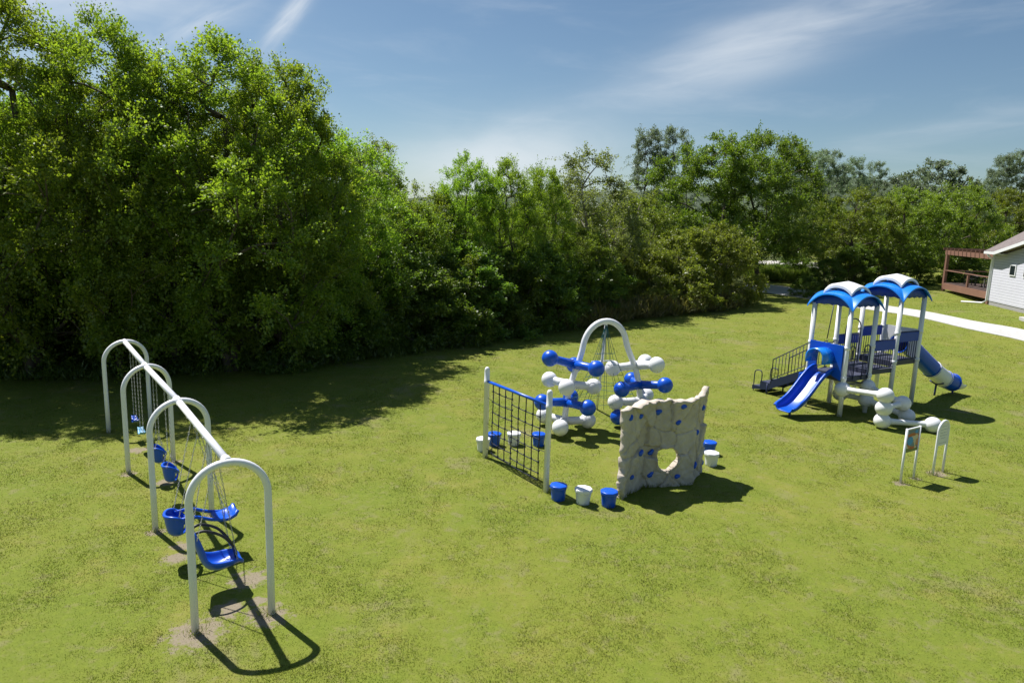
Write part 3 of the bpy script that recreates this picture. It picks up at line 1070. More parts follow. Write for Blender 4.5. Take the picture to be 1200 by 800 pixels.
# ------------------------------------------------------------------ swing set
ARCH_PX = [((231.4, 741.5), (316.5, 720.0)), ((182.0, 623.0), (248.7, 603.0)), ((149.0, 554.5), (205.0, 540.0)), ((127.3, 507.0), (177.0, 498.0))]
ARCH_H = [2.45, 2.41, 2.39, 2.41]
cents = []
dirs = []
for a, b_ in ARCH_PX:
    A, B = at(*a), at(*b_)
    cents.append((A + B) / 2)
    dirs.append(B - A)
beam_dir = (cents[3] - cents[0]).normalized()
perp = Vector((-beam_dir.y, beam_dir.x, 0))
if perp.x < 0:
    perp = -perp
sw = thing('swing_set', 'long white swing frame of four arches joined by one top beam', 'swing set', cents[0])
o0 = cents[0]
apex = []
for i, c in enumerate(cents):
    dd = dirs[i].normalized()
    hw = 0.525
    h = ARCH_H[i]
    pts = [c - o0 - dd * hw + Vector((0, 0, -0.15)), c - o0 - dd * hw + Vector((0, 0, (h - hw) * 0.5)), c - o0 - dd * hw + Vector((0, 0, h - hw))]
    for k in range(1, 24):
        a = math.pi * k / 24
        pts.append(c - o0 - dd * hw * math.cos(a) + Vector((0, 0, h - hw + hw * math.sin(a))))
    pts += [c - o0 + dd * hw + Vector((0, 0, h - hw)), c - o0 + dd * hw + Vector((0, 0, (h - hw) * 0.5)), c - o0 + dd * hw + Vector((0, 0, -0.15))]
    MB().tube(pts, 0.053, 16).build('arch', M['white_steel'], sw)
    apex.append(c + Vector((0, 0, h)))
    MB().tube([Vector((0, 0, h)) + c - o0 - beam_dir * (0.16 if i else 0.0), Vector((0, 0, h)) + c - o0 + beam_dir * (0.16 if i < 3 else 0.0)], 0.068, 14).build('beam_collar', M['white_steel'], sw)
for i in range(3):
    a, b_ = apex[i] - o0, apex[i + 1] - o0
    d = (b_ - a).normalized()
    MB().tube([a + d * 0.02, b_ - d * 0.02], 0.058, 14).build('top_beam', M['white_steel'], sw)


def chain(mb, a, b_, link=0.05):
    """open links hung from a to b"""
    a, b_ = Vector(a), Vector(b_)
    L = (b_ - a).length
    n = max(2, int(L / link))
    d = (b_ - a) / n
    dn = d.normalized()
    s1 = dn.cross(Vector((0, 0, 1))) if abs(dn.z) < 0.95 else dn.cross(Vector((1, 0, 0)))
    s1.normalize()
    s2 = dn.cross(s1)
    for k in range(n):
        c = a + d * (k + 0.5)
        s_ = s1 if k % 2 else s2
        hl = d.length * 0.62
        ring = []
        for q in range(6):
            an = 2 * math.pi * q / 6
            ring.append(c + dn * hl * math.cos(an) + s_ * 0.011 * math.sin(an))
        mb.tube(ring, 0.0045, 4, closed=True)
    return mb


def beam_point(bay, t):
    return apex[bay].lerp(apex[bay + 1], t)


SWROT = math.atan2(perp.y, perp.x)          # local +x: the way the swings swing, local +y: along the beam


def hang(name, label, group, bay, t, kind):
    top = beam_point(bay, t) - Vector((0, 0, 0.058))
    base = Vector((top.x, top.y, 0))
    s_ = thing(name, label, 'swing', base, SWROT, group)
    return s_, top.z


def chains(parent, ztop, ends, spread=0.06):
    for (x, y, z), yt in ends:
        mb = MB()
        chain(mb, (0, yt, ztop), (x, y, z))
        mb.build('chain', M['chain'], parent)
    for yt in sorted(set(e[1] for e in ends)):
        mb = MB()
        mb.tube([(0, yt, ztop + 0.11), (0, yt, ztop - 0.02)], 0.014, 8)
        mb.tube([(-0.062, yt, ztop + 0.06), (-0.062, yt, ztop + 0.055), (0, yt, ztop - 0.004), (0.062, yt, ztop + 0.055)], 0.012, 8)
        mb.build('hanger', M['steel_bolt'], parent)


def belt_swing(label, bay, t, mat, z=0.50):
    s_, zt = hang('belt_swing', label, 'belt swings at the shaded end of the frame', bay, t, 'belt')
    rows = []
    for k in range(13):
        u = -1 + 2 * k / 12
        y = 0.24 * u
        zz = z + 0.10 * u * u
        hw = 0.075 + 0.012 * math.cos(u * 3)
        rows.append([Vector((-hw, y, zz + 0.015)), Vector((-hw * 0.5, y, zz)), Vector((0, y, zz - 0.004)), Vector((hw * 0.5, y, zz)), Vector((hw, y, zz + 0.015))])
    mb = MB()
    mb.grid(rows)
    mb.build('seat', mat, s_, solid=0.014)
    chains(s_, zt, [((0, -0.25, z + 0.11), -0.25), ((0, 0.25, z + 0.11), 0.25)])
    return s_


def bucket_shell(s_, z, mat, rad=0.152, h=0.28):
    """full bucket toddler seat: rim, front and back wall, leg openings left at both sides of the front"""
    rows = []
    n = 40
    for j in range(9):
        v = j / 8
        row = []
        for k in range(n):
            a = 2 * math.pi * k / n
            r_ = rad * (0.50 + 0.50 * v ** 0.38)
            row.append(Vector((r_ * 0.95 * math.cos(a), r_ * 1.15 * math.sin(a), z + h * v + 0.085 * v * (-math.cos(a)) - 0.035 * v * math.cos(2 * a))))
        rows.append(row)
    mb = MB()
    V = [p for r__ in rows for p in r__]
    F = []
    for j in range(8):
        for k in range(n):
            a = (2 * math.pi * (k + 0.5) / n + math.pi) % (2 * math.pi) - math.pi
            if 1 <= j <= 5 and 0.28 < abs(a) < 1.15:
                continue            # leg openings
            k2 = (k + 1) % n
            F.append((j * n + k, j * n + k2, (j + 1) * n + k2, (j + 1) * n + k))
    mb._add(V, F, True)
    b = len(mb.v)
    mb._add([Vector((0, 0, z))], [(b - len(V) + (k + 1) % n - b, b - len(V) + k - b, 0) for k in range(0)], True)
    mb.f.append(tuple(reversed(range(n))))
    mb.sm.append(True)
    mb.mi.append(0)
    sh = mb.build('bucket', mat, s_, solid=0.022)
    rim = MB()
    rim.tube([p for p in rows[-1]], 0.027, 8, closed=True)
    rim.build('rim', mat, sh)
    return sh


def bucket_swing(label, bay, t, z=0.46):
    s_, zt = hang('bucket_swing', label, 'bucket swings in the middle bay', bay, t, 'bucket')
    bucket_shell(s_, z, M['blue_plastic'])
    e = []
    for yy in (-0.18, 0.18):
        e += [((0.09, yy * 0.95, z + 0.30), yy * 1.25), ((-0.09, yy * 0.95, z + 0.34), yy * 1.25)]
    # each side is one chain that splits into a V above the rim
    for yy in (-0.18, 0.18):
        mb = MB()
        knot = (0, yy * 1.15, z + 0.62)
        chain(mb, (0, yy * 1.25, zt), knot)
        chain(mb, knot, (0.10, yy * 0.95, z + 0.29))
        chain(mb, knot, (-0.10, yy * 0.95, z + 0.34))
        mb.build('chain', M['chain'], s_)
        hb = MB()
        hb.tube([(0, yy * 1.25, zt + 0.10), (0, yy * 1.25, zt - 0.02)], 0.014, 8)
        hb.build('hanger', M['steel_bolt'], s_)
    return s_


belt_swing('blue belt swing nearest the far arch, in the wood shade', 2, 0.66, M['blue_plastic'])
belt_swing('pale sunlit belt swing beside the blue belt swing', 2, 0.36, M['light_belt'], 0.46)
bucket_swing('blue bucket swing in the middle bay, the one farther from the camera', 1, 0.70)
bucket_swing('blue bucket swing in the middle bay, the nearer and lower one in the photo', 1, 0.33)

# face-to-face tandem swing: bucket on one side, flat seat on the other, joined by arms
s_, zt = hang('tandem_swing', 'blue face to face swing pairing a bucket with a flat seat', None, 0, 0.60, 'tandem')
z = 0.52
ob = bucket_shell(s_, z, M['blue_plastic'], 0.19, 0.30)
ob.location = (-0.36, 0, 0)
rows = []
for k in range(11):
    u = -1 + 2 * k / 10
    rows.append([Vector((0.22, 0.15 * u, z + 0.16 + 0.02 * u * u)), Vector((0.30, 0.21 * u, z + 0.13 + 0.02 * u * u)), Vector((0.44, 0.22 * u, z + 0.12 + 0.03 * u * u)),
                 Vector((0.55, 0.20 * u, z + 0.15 + 0.04 * u * u)), Vector((0.60, 0.17 * u, z + 0.22 + 0.04 * u * u))])
mb = MB()
mb.grid(rows)
mb.build('flat_seat', M['blue_plastic'], s_, solid=0.05)
for yy in (-0.2, 0.2):
    mb = MB()
    mb.tube(smooth_path([(-0.36, yy * 0.9, z + 0.30), (-0.1, yy, z + 0.30), (0.15, yy, z + 0.20), (0.40, yy, z + 0.14)]), 0.03, 8)
    mb.build('arm', M['blue_plastic'], s_)
chains(s_, zt, [((-0.36, -0.22, z + 0.34), -0.28), ((0.46, -0.21, z + 0.16), -0.28), ((-0.36, 0.22, z + 0.34), 0.28), ((0.46, 0.21, z + 0.16), 0.28)])

# reclined adaptive chair with a harness bar
s_, zt = hang('adaptive_swing', 'big blue high backed swing chair with a black harness bar', None, 0, 0.27, 'chair')
prof = [(-0.36, 1.08), (-0.35, 1.03), (-0.30, 0.86), (-0.25, 0.68), (-0.20, 0.52), (-0.12, 0.42), (0.0, 0.39), (0.14, 0.41), (0.26, 0.45), (0.33, 0.46), (0.37, 0.42)]
wid = [0.13, 0.17, 0.185, 0.185, 0.205, 0.225, 0.23, 0.23, 0.215, 0.19, 0.15]
lift = [0.03, 0.05, 0.07, 0.07, 0.11, 0.15, 0.16, 0.14, 0.10, 0.06, 0.02]
rows = []
for (x, zz), wd, lf in zip(prof, wid, lift):
    row = []
    for k in range(13):
        u = -1 + 2 * k / 12
        up_ = lf * abs(u) ** 3
        nrm = Vector((0.75, 0, 0.66)) if x < -0.2 else Vector((0.1, 0, 1))
        row.append(Vector((x, wd * u, zz)) + nrm * up_)
    rows.append(row)
mb = MB()
mb.grid(rows)
ch = mb.build('chair_shell', M['blue_plastic'], s_, solid=0.055)
sb = ch.modifiers.new('smooth', 'SUBSURF')
sb.levels = sb.render_levels = 2
mb = MB()
for yy in (-1, 1):
    mb.tube(smooth_path([(-0.37, 0.10 * yy, 1.06), (-0.18, 0.14 * yy, 1.09), (0.06, 0.16 * yy, 0.96), (0.22, 0.13 * yy, 0.74), (0.28, 0.05 * yy, 0.57), (0.28, 0.0, 0.50)]), 0.022, 10)
mb.build('harness_bar', M['black_rubber'], s_)
mb = MB()
mb.box((-0.37, 0, 1.07), (0.05, 0.26, 0.04))
mb.build('hinge', M['steel_bolt'], s_, bevel=0.008)
chains(s_, zt, [((-0.31, -0.19, 0.98), -0.30), ((0.26, -0.21, 0.52), -0.30), ((-0.31, 0.19, 0.98), 0.30), ((0.26, 0.21, 0.52), 0.30)])

# ------------------------------------------------------------------ rope net panel
A, B = at(568.4, 535.8), at(639.5, 576.3)
net = thing('net_panel', 'upright rope net hung between two white posts under a blue bar', 'climbing net', A)
for P in (A, B):
    mb = MB()
    mb.lathe([(0.066, -0.2), (0.066, 1.9), (0.072, 1.905), (0.072, 1.99), (0.066, 1.995), (0.066, 2.24), (0.062, 2.27), (0.05, 2.305), (0.025, 2.325), (0.004, 2.33)], P - A, 20)
    mb.build('post', M['white_steel'], net)
D = B - A
Ln = D.length
dn = D.normalized()
fr_ = lambda s__, zz: Vector((dn.x * s__, dn.y * s__, zz))
MB().tube([fr_(0.06, 1.97), fr_(Ln - 0.06, 1.97)], 0.036, 14).build('top_bar', M['blue_plastic'], net)
mb = MB()
xs = [0.30 + (Ln - 0.62) * k / 7 for k in range(8)]
for k, s__ in enumerate(xs):
    pts = [fr_(s__ + 0.012 * math.sin(zz * 5 + k), zz) for zz in np.linspace(1.96, 0.16, 14)]
    mb.tube(pts, 0.0125, 6)
for grp, off in ((range(0, 4), 0.0), (range(3, 8), 0.13)):
    grp = list(grp)
    zz = 0.20 + off
    while zz < 1.80:
        pts = [fr_(xs[grp[0]] + (xs[grp[-1]] - xs[grp[0]]) * q / 12, zz - 0.018 * math.sin(q / 12 * math.pi)) for q in range(13)]
        mb.tube(pts, 0.0125, 6)
        for k in grp:
            mb.sphere(fr_(xs[k], zz), 0.027, 10, 6)
        zz += 0.262
mb.tube([fr_(xs[0] + (xs[-1] - xs[0]) * q / 12, 0.16) for q in range(13)], 0.0125, 6)
for (pz) in (0.25, 0.9, 1.55):
    mb.tube([fr_(0.06, pz), fr_(xs[0], pz - 0.02)], 0.006, 5)
    mb.tube([fr_(Ln - 0.06, pz), fr_(xs[-1], pz - 0.02)], 0.006, 5)
mb.build('rope_net', M['rope'], net)

# ------------------------------------------------------------------ stepping pods
POD = None
pods = [((654, 585), 'b', 'blue stepping pod beside the right post of the net panel'), ((683, 590), 'w', 'white stepping pod between two blue pods in the front row'),
        ((713, 593), 'b', 'blue stepping pod next to the left foot of the rock wall'), ((566, 528), 'w', 'white stepping pod behind the left post of the net panel'),
        ((579, 522), 'b', 'blue stepping pod seen through the left side of the net'), ((602, 521), 'w', 'white stepping pod seen through the middle of the net'),
        ((631, 522), 'b', 'blue stepping pod seen through the right side of the net'), ((830.5, 532), 'b', 'blue stepping pod behind the white pod at the right end of the rock wall'),
        ((833, 545), 'w', 'white stepping pod at the right end of the rock wall')]
for (px, py), col_, lab in pods:
    q = at(px, py)
    mat = M['blue_plastic'] if col_ == 'b' else M['white_plastic']
    p_ = thing('stepping_pod', lab, 'stepping pod', q, rng.uniform(0, 6.28), 'stepping pods around the net and the rock wall')
    mb = MB()
    n = 10
    mb.lathe([(0.140, -0.05), (0.146, 0.05), (0.162, 0.19), (0.168, 0.24), (0.176, 0.255)], (0, 0, 0), 40)
    mb.build('base', mat, p_)
    mb = MB()
    mb.lathe([(0.176, 0.252), (0.190, 0.258), (0.196, 0.275), (0.196, 0.318), (0.190, 0.334), (0.178, 0.343), (0.11, 0.350), (0.004, 0.354)], (0, 0, 0), 8)
    o = mb.build('step', mat, p_)
    o.modifiers.new('bevel', 'BEVEL').width = 0.012

# ------------------------------------------------------------------ arch net climber with bone steps
Lf, Rf = Vector((1.43, 19.12, 0)), Vector((4.02, 20.0, 0))
AM = (Lf + Rf) / 2 - Vector((0.12, 0, 0))
clm = thing('arch_climber', 'white arch climber with a teal rope web and blue and white bone shaped steps', 'climber', AM)
ac = (Rf - Lf).normalized()
HZ = 3.16


def arch_pt(side, zz, bend=False):
    """centre of a leg at height zz"""
    f = 0.04 + 0.10 * max(0.0, zz / 2.2) ** 1.2 + (0.10 * max(0.0, (zz - 1.4) / 0.85) ** 1.4 if bend else 0.0)
    return (Lf.lerp(Rf, f) if side == 'L' else Rf.lerp(Lf, f)) + Vector((0, 0, zz))


pts = [arch_pt('L', -0.2)] + [arch_pt('L', zz, True) for zz in (0.4, 0.9, 1.3, 1.7, 2.05)]
a0, a1 = arch_pt('L', 2.25, True), arch_pt('R', 2.25, True)
mid = (a0 + a1) / 2 - Vector((0.06, 0, 0))
for k in range(1, 24):
    a = math.pi * k / 24
    hw = (a1 - a0).length / 2
    pts.append(mid - ac * hw * math.cos(a) * (1 + 0.0 * a) + Vector((0, 0, (HZ - 2.25) * math.sin(a) ** 0.92)))
pts += [arch_pt('R', zz, True) for zz in (2.05, 1.7, 1.3, 0.9, 0.4)] + [arch_pt('R', -0.2)]
P_ = []
for i in range(len(pts)):
    a = pts[max(0, i - 1)]
    b_ = pts[min(len(pts) - 1, i + 1)]
    P_.append((a + pts[i] * 2 + b_) / 4 if 0 < i < len(pts) - 1 else pts[i])
MB().tube([p - AM for p in P_], 0.085, 18).build('arch', M['white_steel'], clm)
apx = mid + Vector((0, 0, HZ - 2.25 - 0.04))
BP = Vector((2.8, 21.76, 0))
MB().tube([apx - AM - Vector((0, 0, 0.02)), BP - AM - Vector((0, 0, 0.2))], 0.042, 14).build('brace', M['white_steel'], clm)
# rope web: lines from the top to the legs and the brace foot, joined by rings
mb = MB()
legs_lo = [arch_pt('L', 0.55), arch_pt('R', 0.55), BP + Vector((0, 0, 0.25))]
rings = []
for a, b_ in ((0, 1), (1, 2), (2, 0)):
    for k in range(4):
        t_ = k / 4
        end = legs_lo[a].lerp(legs_lo[b_], t_)
        mid_ = apx.lerp(end, 0.55) + (Vector((apx.x, apx.y, apx.z - 1.4)) - apx.lerp(end, 0.55)) * 0.22
        line = smooth_path([apx - Vector((0, 0, 0.05)), mid_, end], 8)
        rings.append(line)
        mb.tube([p - AM for p in line], 0.0065, 5)
for lv in (5, 7, 9, 11, 13, 15):
    ring = [ln[lv] - AM for ln in rings]
    mb.tube(ring, 0.005, 5, closed=True)
mb.build('rope_web', M['teal_rope'], clm)
MB().tube([apx.lerp(BP, 0.42) - AM - ac * 0.34, apx.lerp(BP, 0.42) - AM + ac * 0.34], 0.02, 8).build('spreader', M['white_steel'], clm)


def bone_star(c, th, tx, ty, arm, rad, mat, parent, label):
    hub = MB()
    hub.tube([c - Vector((0, 0, 0.11)), c + Vector((0, 0, 0.11))], 0.125, 20)
    ob_ = None
    balls, bars = [], MB()
    for i in range(3):
        t_ = th + i * 2 * math.pi / 3
        d = Vector((math.cos(t_), math.sin(t_), 0))
        d.z = tx * d.x + ty * d.y
        e = c + d * arm
        hub.tube([c, c + d * arm * 0.5, c + d * (arm - rad * 0.75), c + d * (arm - rad * 0.5)], [0.130, 0.115, 0.118, 0.15], 18)
        balls.append(e)
    ob_ = hub.build('bone_step', mat, parent)
    if label:
        ob_['label'] = label
    for e in balls:
        MB().sphere(e, rad, 36, 20).build('ball', mat, ob_)


STARS = [('L', 1.95, 1.45, -0.20, -0.22, 'b'), ('L', 1.365, 2.418, -0.104, -0.098, 'w'), ('L', 0.849, 3.437, -0.04, -0.023, 'b'), ('L', 0.30, 2.409, -0.027, -0.017, 'w'),
         ('R', 1.847, 3.203, 0.16, -0.13, 'w'), ('R', 1.254, 3.809, 0.094, -0.019, 'b'), ('R', 0.75, 3.25, 0.05, 0.0, 'w'), ('R', 0.30, 3.45, 0.0, 0.0, 'b')]
for side, zz, th, tx, ty, cc in STARS:
    bone_star(arch_pt(side, zz) - AM, th, tx, ty, 0.745, 0.23, M['blue_plastic'] if cc == 'b' else M['white_plastic'], clm,
              ('blue' if cc == 'b' else 'white') + ' three ended bone step')

# ------------------------------------------------------------------ moulded rock wall
WP = [Vector((2.43, 14.34, 0)), Vector((3.04, 15.06, 0)), Vector((4.22, 15.38, 0)), Vector((4.66, 16.22, 0))]
seg = [(WP[i + 1] - WP[i]).length for i in range(3)]
SL = sum(seg)


def wall_pt(s__):
    """plan point and front normal at arc length s"""
    acc = 0
    for i in range(3):
        if s__ <= acc + seg[i] or i == 2:
            t_ = (s__ - acc) / seg[i]
            p = WP[i].lerp(WP[i + 1], t_)
            d = (WP[i + 1] - WP[i]).normalized()
            nrm = Vector((d.y, -d.x, 0))
            # soften the folds
            for j, sj in ((0, seg[0]), (1, seg[0] + seg[1])):
                dd = abs(s__ - sj)
                if dd < 0.12:
                    d2 = (WP[j + 1] - WP[j]).normalized() + (WP[j + 2] - WP[j + 1]).normalized()
                    d2.normalize()
                    n2 = Vector((d2.y, -d2.x, 0))
                    nrm = nrm.lerp(n2, 1 - dd / 0.12).normalized()
            return p, nrm
        acc += seg[i]


wr = np.random.default_rng(8)
cells = np.array([(wr.uniform(-0.1, SL + 0.1), wr.uniform(-0.1, 2.3)) for _ in range(34)])
coff = wr.uniform(-0.05, 0.045, 34)
ctx = wr.uniform(-0.09, 0.09, 34)
cty = wr.uniform(-0.10, 0.10, 34)
fine = wr.uniform(0, 6.28, 12)


def relief(s__, zz):
    sw_ = s__ + 0.05 * math.sin(zz * 4 + fine[0]) + 0.025 * math.sin(zz * 11 + fine[1])
    zw_ = zz + 0.05 * math.sin(s__ * 5 + fine[2]) + 0.02 * math.sin(s__ * 13 + fine[3])
    dx = np.abs(cells[:, 0] - sw_)
    dz = np.abs(cells[:, 1] - zw_) * 0.85
    dist = (dx ** 2.6 + dz ** 2.6) ** (1 / 2.6)
    o_ = np.argsort(dist)
    i, j = o_[0], o_[1]
    e = dist[j] - dist[i]
    hgt = coff[i] + ctx[i] * (s__ - cells[i, 0]) + cty[i] * (zz - cells[i, 1])
    crack = 0.045 * max(0.0, 1 - e / 0.028)
    n_ = 0.010 * math.sin(s__ * 17 + 3 * math.sin(zz * 9)) * math.sin(zz * 15 + fine[4]) + 0.006 * math.sin(s__ * 41 + fine[5]) * math.sin(zz * 37)
    return hgt - crack + n_


HC = (seg[0] + seg[1] * 0.48, 0.66)


def hole_r(a):
    return 0.27 * (1 + 0.08 * math.sin(3 * a + 0.6) + 0.03 * math.sin(5 * a + 2))


def top_h(s__):
    u = s__ / SL
    base = np.interp(s__, [0, 0.25, seg[0], seg[0] + seg[1], SL - 0.32, SL - 0.22, SL], [1.98, 2.01, 2.04, 2.05, 2.08, 2.16, 2.18])
    return float(base) + 0.014 * math.sin(s__ * 21 + 1) + 0.012 * math.sin(s__ * 9.3)


NS, NZ = 170, 118
sv = np.linspace(0, SL, NS)
incl = np.zeros((NZ, NS), bool)
SZ = np.zeros((NZ + 1, NS + 1, 2))
for j in range(NZ + 1):
    for i in range(NS + 1):
        s__ = SL * i / NS
        v = j / NZ
        zz = v * top_h(s__)
        lateral = 0.03 * math.sin(zz * 9 + 1) + 0.02 * math.sin(zz * 21)
        s2 = s__ + lateral * (max(0, 1 - s__ / 0.4) - max(0, 1 - (SL - s__) / 0.4))
        bot = 0.06 * max(0, math.sin(s__ * 2.1 + 0.5)) if 0.9 < s__ < 2.2 else 0.0
        zz = bot + (zz - bot * 0) * (1 - bot / 2.0) - 0.02
        # pull the vertices near the opening on to its contour
        dx, dz = s2 - HC[0], zz - HC[1]
        a = math.atan2(dz, dx)
        r_ = math.hypot(dx, dz)
        rh = hole_r(a)
        if rh - 0.021 < r_ < rh + 0.014:
            s2 = HC[0] + rh * math.cos(a)
            zz = HC[1] + rh * math.sin(a)
        SZ[j, i] = (s2, zz)
for j in range(NZ):
    for i in range(NS):
        c4 = (SZ[j, i] + SZ[j + 1, i] + SZ[j, i + 1] + SZ[j + 1, i + 1]) / 4
        dx, dz = c4[0] - HC[0], c4[1] - HC[1]
        incl[j, i] = math.hypot(dx, dz) > hole_r(math.atan2(dz, dx)) - 0.002
mb = MB()
idx = {}
V, F = [], []
org = WP[0]
for j in range(NZ + 1):
    for i in range(NS + 1):
        s__, zz = SZ[j, i]
        p, nrm = wall_pt(min(max(s__, 0), SL))
        p = p + (WP[1] - WP[0]).normalized() * min(0, s__) + (WP[3] - WP[2]).normalized() * max(0, s__ - SL)
        rl = relief(s__, zz)
        rim_ = 1.0
        edge_d = min(s__, SL - s__, top_h(s__) - zz + 0.0)
        bulge = 0.03 * max(0, 1 - abs(edge_d - 0.05) / 0.08)
        hd = math.hypot(s__ - HC[0], zz - HC[1]) - hole_r(math.atan2(zz - HC[1], s__ - HC[0]))
        lip = 0.035 * max(0, 1 - abs(hd - 0.03) / 0.06)
        rl2 = relief(SL - s__, zz + 0.3)
        for sgn, off in ((0, 0.075 + rl + bulge + lip), (1, -0.06 - 0.6 * rl2 - bulge * 0.6)):
            q = p + nrm * off - org
            V.append((q.x, q.y, zz))
nn = (NS + 1)
vid = lambda j, i, s__: 2 * (j * nn + i) + s__
for j in range(NZ):
    for i in range(NS):
        if not incl[j, i]:
            continue
        F.append((vid(j, i, 0), vid(j, i + 1, 0), vid(j + 1, i + 1, 0), vid(j + 1, i, 0)))
        F.append((vid(j, i, 1), vid(j + 1, i, 1), vid(j + 1, i + 1, 1), vid(j, i + 1, 1)))
        for dj, di, e in ((-1, 0, ((j, i), (j, i + 1))), (1, 0, ((j + 1, i + 1), (j + 1, i))), (0, -1, ((j + 1, i), (j, i))), (0, 1, ((j, i + 1), (j + 1, i + 1)))):
            jj, i2 = j + dj, i + di
            if not (0 <= jj < NZ and 0 <= i2 < NS) or not incl[jj, i2]:
                (ja, ia), (jb, ib) = e
                F.append((vid(ja, ia, 0), vid(ja, ia, 1), vid(jb, ib, 1), vid(jb, ib, 0)))
mb._add(V, F, True)
rockw = thing('rock_wall', 'tan moulded rock climbing wall with an oval hole and blue hand holds', 'climbing wall', org)
o = mb.build('rock_panel', M['rock'], rockw)
HOLDS = [(120, 218), (165, 207), (270, 187), (392, 153), (367, 237), (492, 165), (463, 293), (153, 394), (231, 396), (124, 525), (223, 507), (362, 516), (453, 465), (484, 450)]
for hx, hy in HOLDS:
    px, py = 710 + hx / 4.447, 440 + hy / 4.447
    # walk the ray into the folded wall
    best = None
    for s__ in np.linspace(0.03, SL - 0.03, 200):
        p, nrm = wall_pt(s__)
        d = ray(px, py)
        t_ = (p.x * d.y - p.y * d.x)
        k = p.y / d.y
        e = abs(d.x * k - p.x)
        zz = CAM_H + d.z * k
        if best is None or e < best[0]:
            best = (e, s__, zz)
    _, s__, zz = best
    p, nrm = wall_pt(s__)
    q = p + nrm * (0.075 + relief(s__, zz) + 0.012) - org
    tdir = Vector((-nrm.y, nrm.x, 0))
    rr_ = 0.058 * rng.uniform(0.9, 1.2)
    tilt = rng.uniform(-0.7, 0.7)
    mb = MB()
    rows = []
    for jj in range(8):
        ph = math.pi / 2 * jj / 7
        row = []
        for k in range(18):
            a = 2 * math.pi * k / 18
            r2 = rr_ * math.cos(ph) * (1 + 0.22 * math.sin(2 * a + tilt) + 0.1 * math.sin(3 * a))
            y_ = r2 * math.cos(a) * 1.2
            z_ = r2 * math.sin(a)
            ca, sa = math.cos(tilt), math.sin(tilt)
            row.append(Vector((q.x, q.y, zz)) + tdir * (y_ * ca - z_ * sa) + Vector((0, 0, y_ * sa + z_ * ca)) + nrm * (0.055 * math.sin(ph) - 0.012))
        rows.append(row)
    mb.grid(rows, True, closed=True)
    mb.build('hand_hold', M['blue_plastic'], rockw)

# ------------------------------------------------------------------ play tower
TO = at(983.5, 487.6)
TA = math.atan2(0.63, 1.12)
tw = thing('play_tower', 'play tower with two vaulted blue roofs capped white and two blue slides', 'playground tower', TO, TA)
S, SY = 1.285, 1.34
D1, DB, D2 = 1.27, 1.40, 1.62
ZC1, ZC2 = 3.44, 3.66
posts = {'A': (0, SY, ZC1), 'B': (S, SY, ZC1), 'C': (0, 0, ZC1), 'E': (S, 0, ZC1), 'D': (2 * S, SY, ZC2), 'F': (3 * S, SY, ZC2), 'G': (2 * S, 0, ZC2), 'H': (3 * S, 0, ZC2)}
for k, (x, y, zt) in posts.items():
    mb = MB()
    mb.lathe([(0.076, -0.2), (0.076, zt + 0.10)], (x, y, 0), 20)
    dz = D1 if zt == ZC1 else D2
    for zz in (dz - 0.02, dz + 0.95):
        mb.lathe([(0.077, zz - 0.06), (0.091, zz - 0.055), (0.091, zz + 0.055), (0.077, zz + 0.06)], (x, y, 0), 18, caps=False)
    mb.build('post', M['white_steel'], tw)


def deck(x0, x1, zz):
    mb = MB()
    mb.box(((x0 + x1) / 2, SY / 2, zz - 0.025), (x1 - x0 - 0.10, SY - 0.10, 0.05))
    for yy in (0.03, SY - 0.03):
        mb.box(((x0 + x1) / 2, yy, zz - 0.075), (x1 - x0 - 0.13, 0.04, 0.155))
    for xx in (x0 + 0.03, x1 - 0.03):
        mb.box((xx, SY / 2, zz - 0.077), (0.04, SY - 0.13, 0.15))
    mb.build('deck', M['deck'], tw)


deck(0, S, D1)
deck(S, 2 * S, DB)
deck(2 * S, 3 * S, D2)


def barrier(p0, p1, zz, solid=True, n=9, h=0.98):
    p0, p1 = Vector((*p0, 0)), Vector((*p1, 0))
    d = (p1 - p0).normalized()
    p0, p1 = p0 + d * 0.075, p1 - d * 0.075
    up = lambda p, q: Vector((p.x, p.y, q))
    mb = MB()
    mb.tube([up(p0, zz + h), up(p1, zz + h)], 0.021, 8)
    mb.tube([up(p0, zz + 0.05), up(p1, zz + 0.05)], 0.019, 8)
    for k in range(n):
        q = p0.lerp(p1, (k + 0.5) / n)
        mb.tube([up(q, zz + 0.05), up(q, zz + h)], 0.0115, 6)
    ob_ = mb.build('barrier', M['navy_steel'], tw)
    if solid:
        m2 = MB()
        rot = Matrix.Rotation(math.atan2(d.y, d.x), 3, 'Z')
        m2.box(up((p0 + p1) / 2, zz + h - 0.18), ((p1 - p0).length - 0.03, 0.05, 0.31), rot)
        m2.build('barrier_panel', M['navy_panel'], ob_, bevel=0.01)
        m3 = MB()
    return ob_


barrier((S, 0), (2 * S, 0), DB)
barrier((2 * S, 0), (3 * S, 0), D2)
barrier((S, SY), (2 * S, SY), DB)
barrier((2 * S, SY), (3 * S, SY), D2)
barrier((0, SY), (0.30, SY), D1, False, 2)
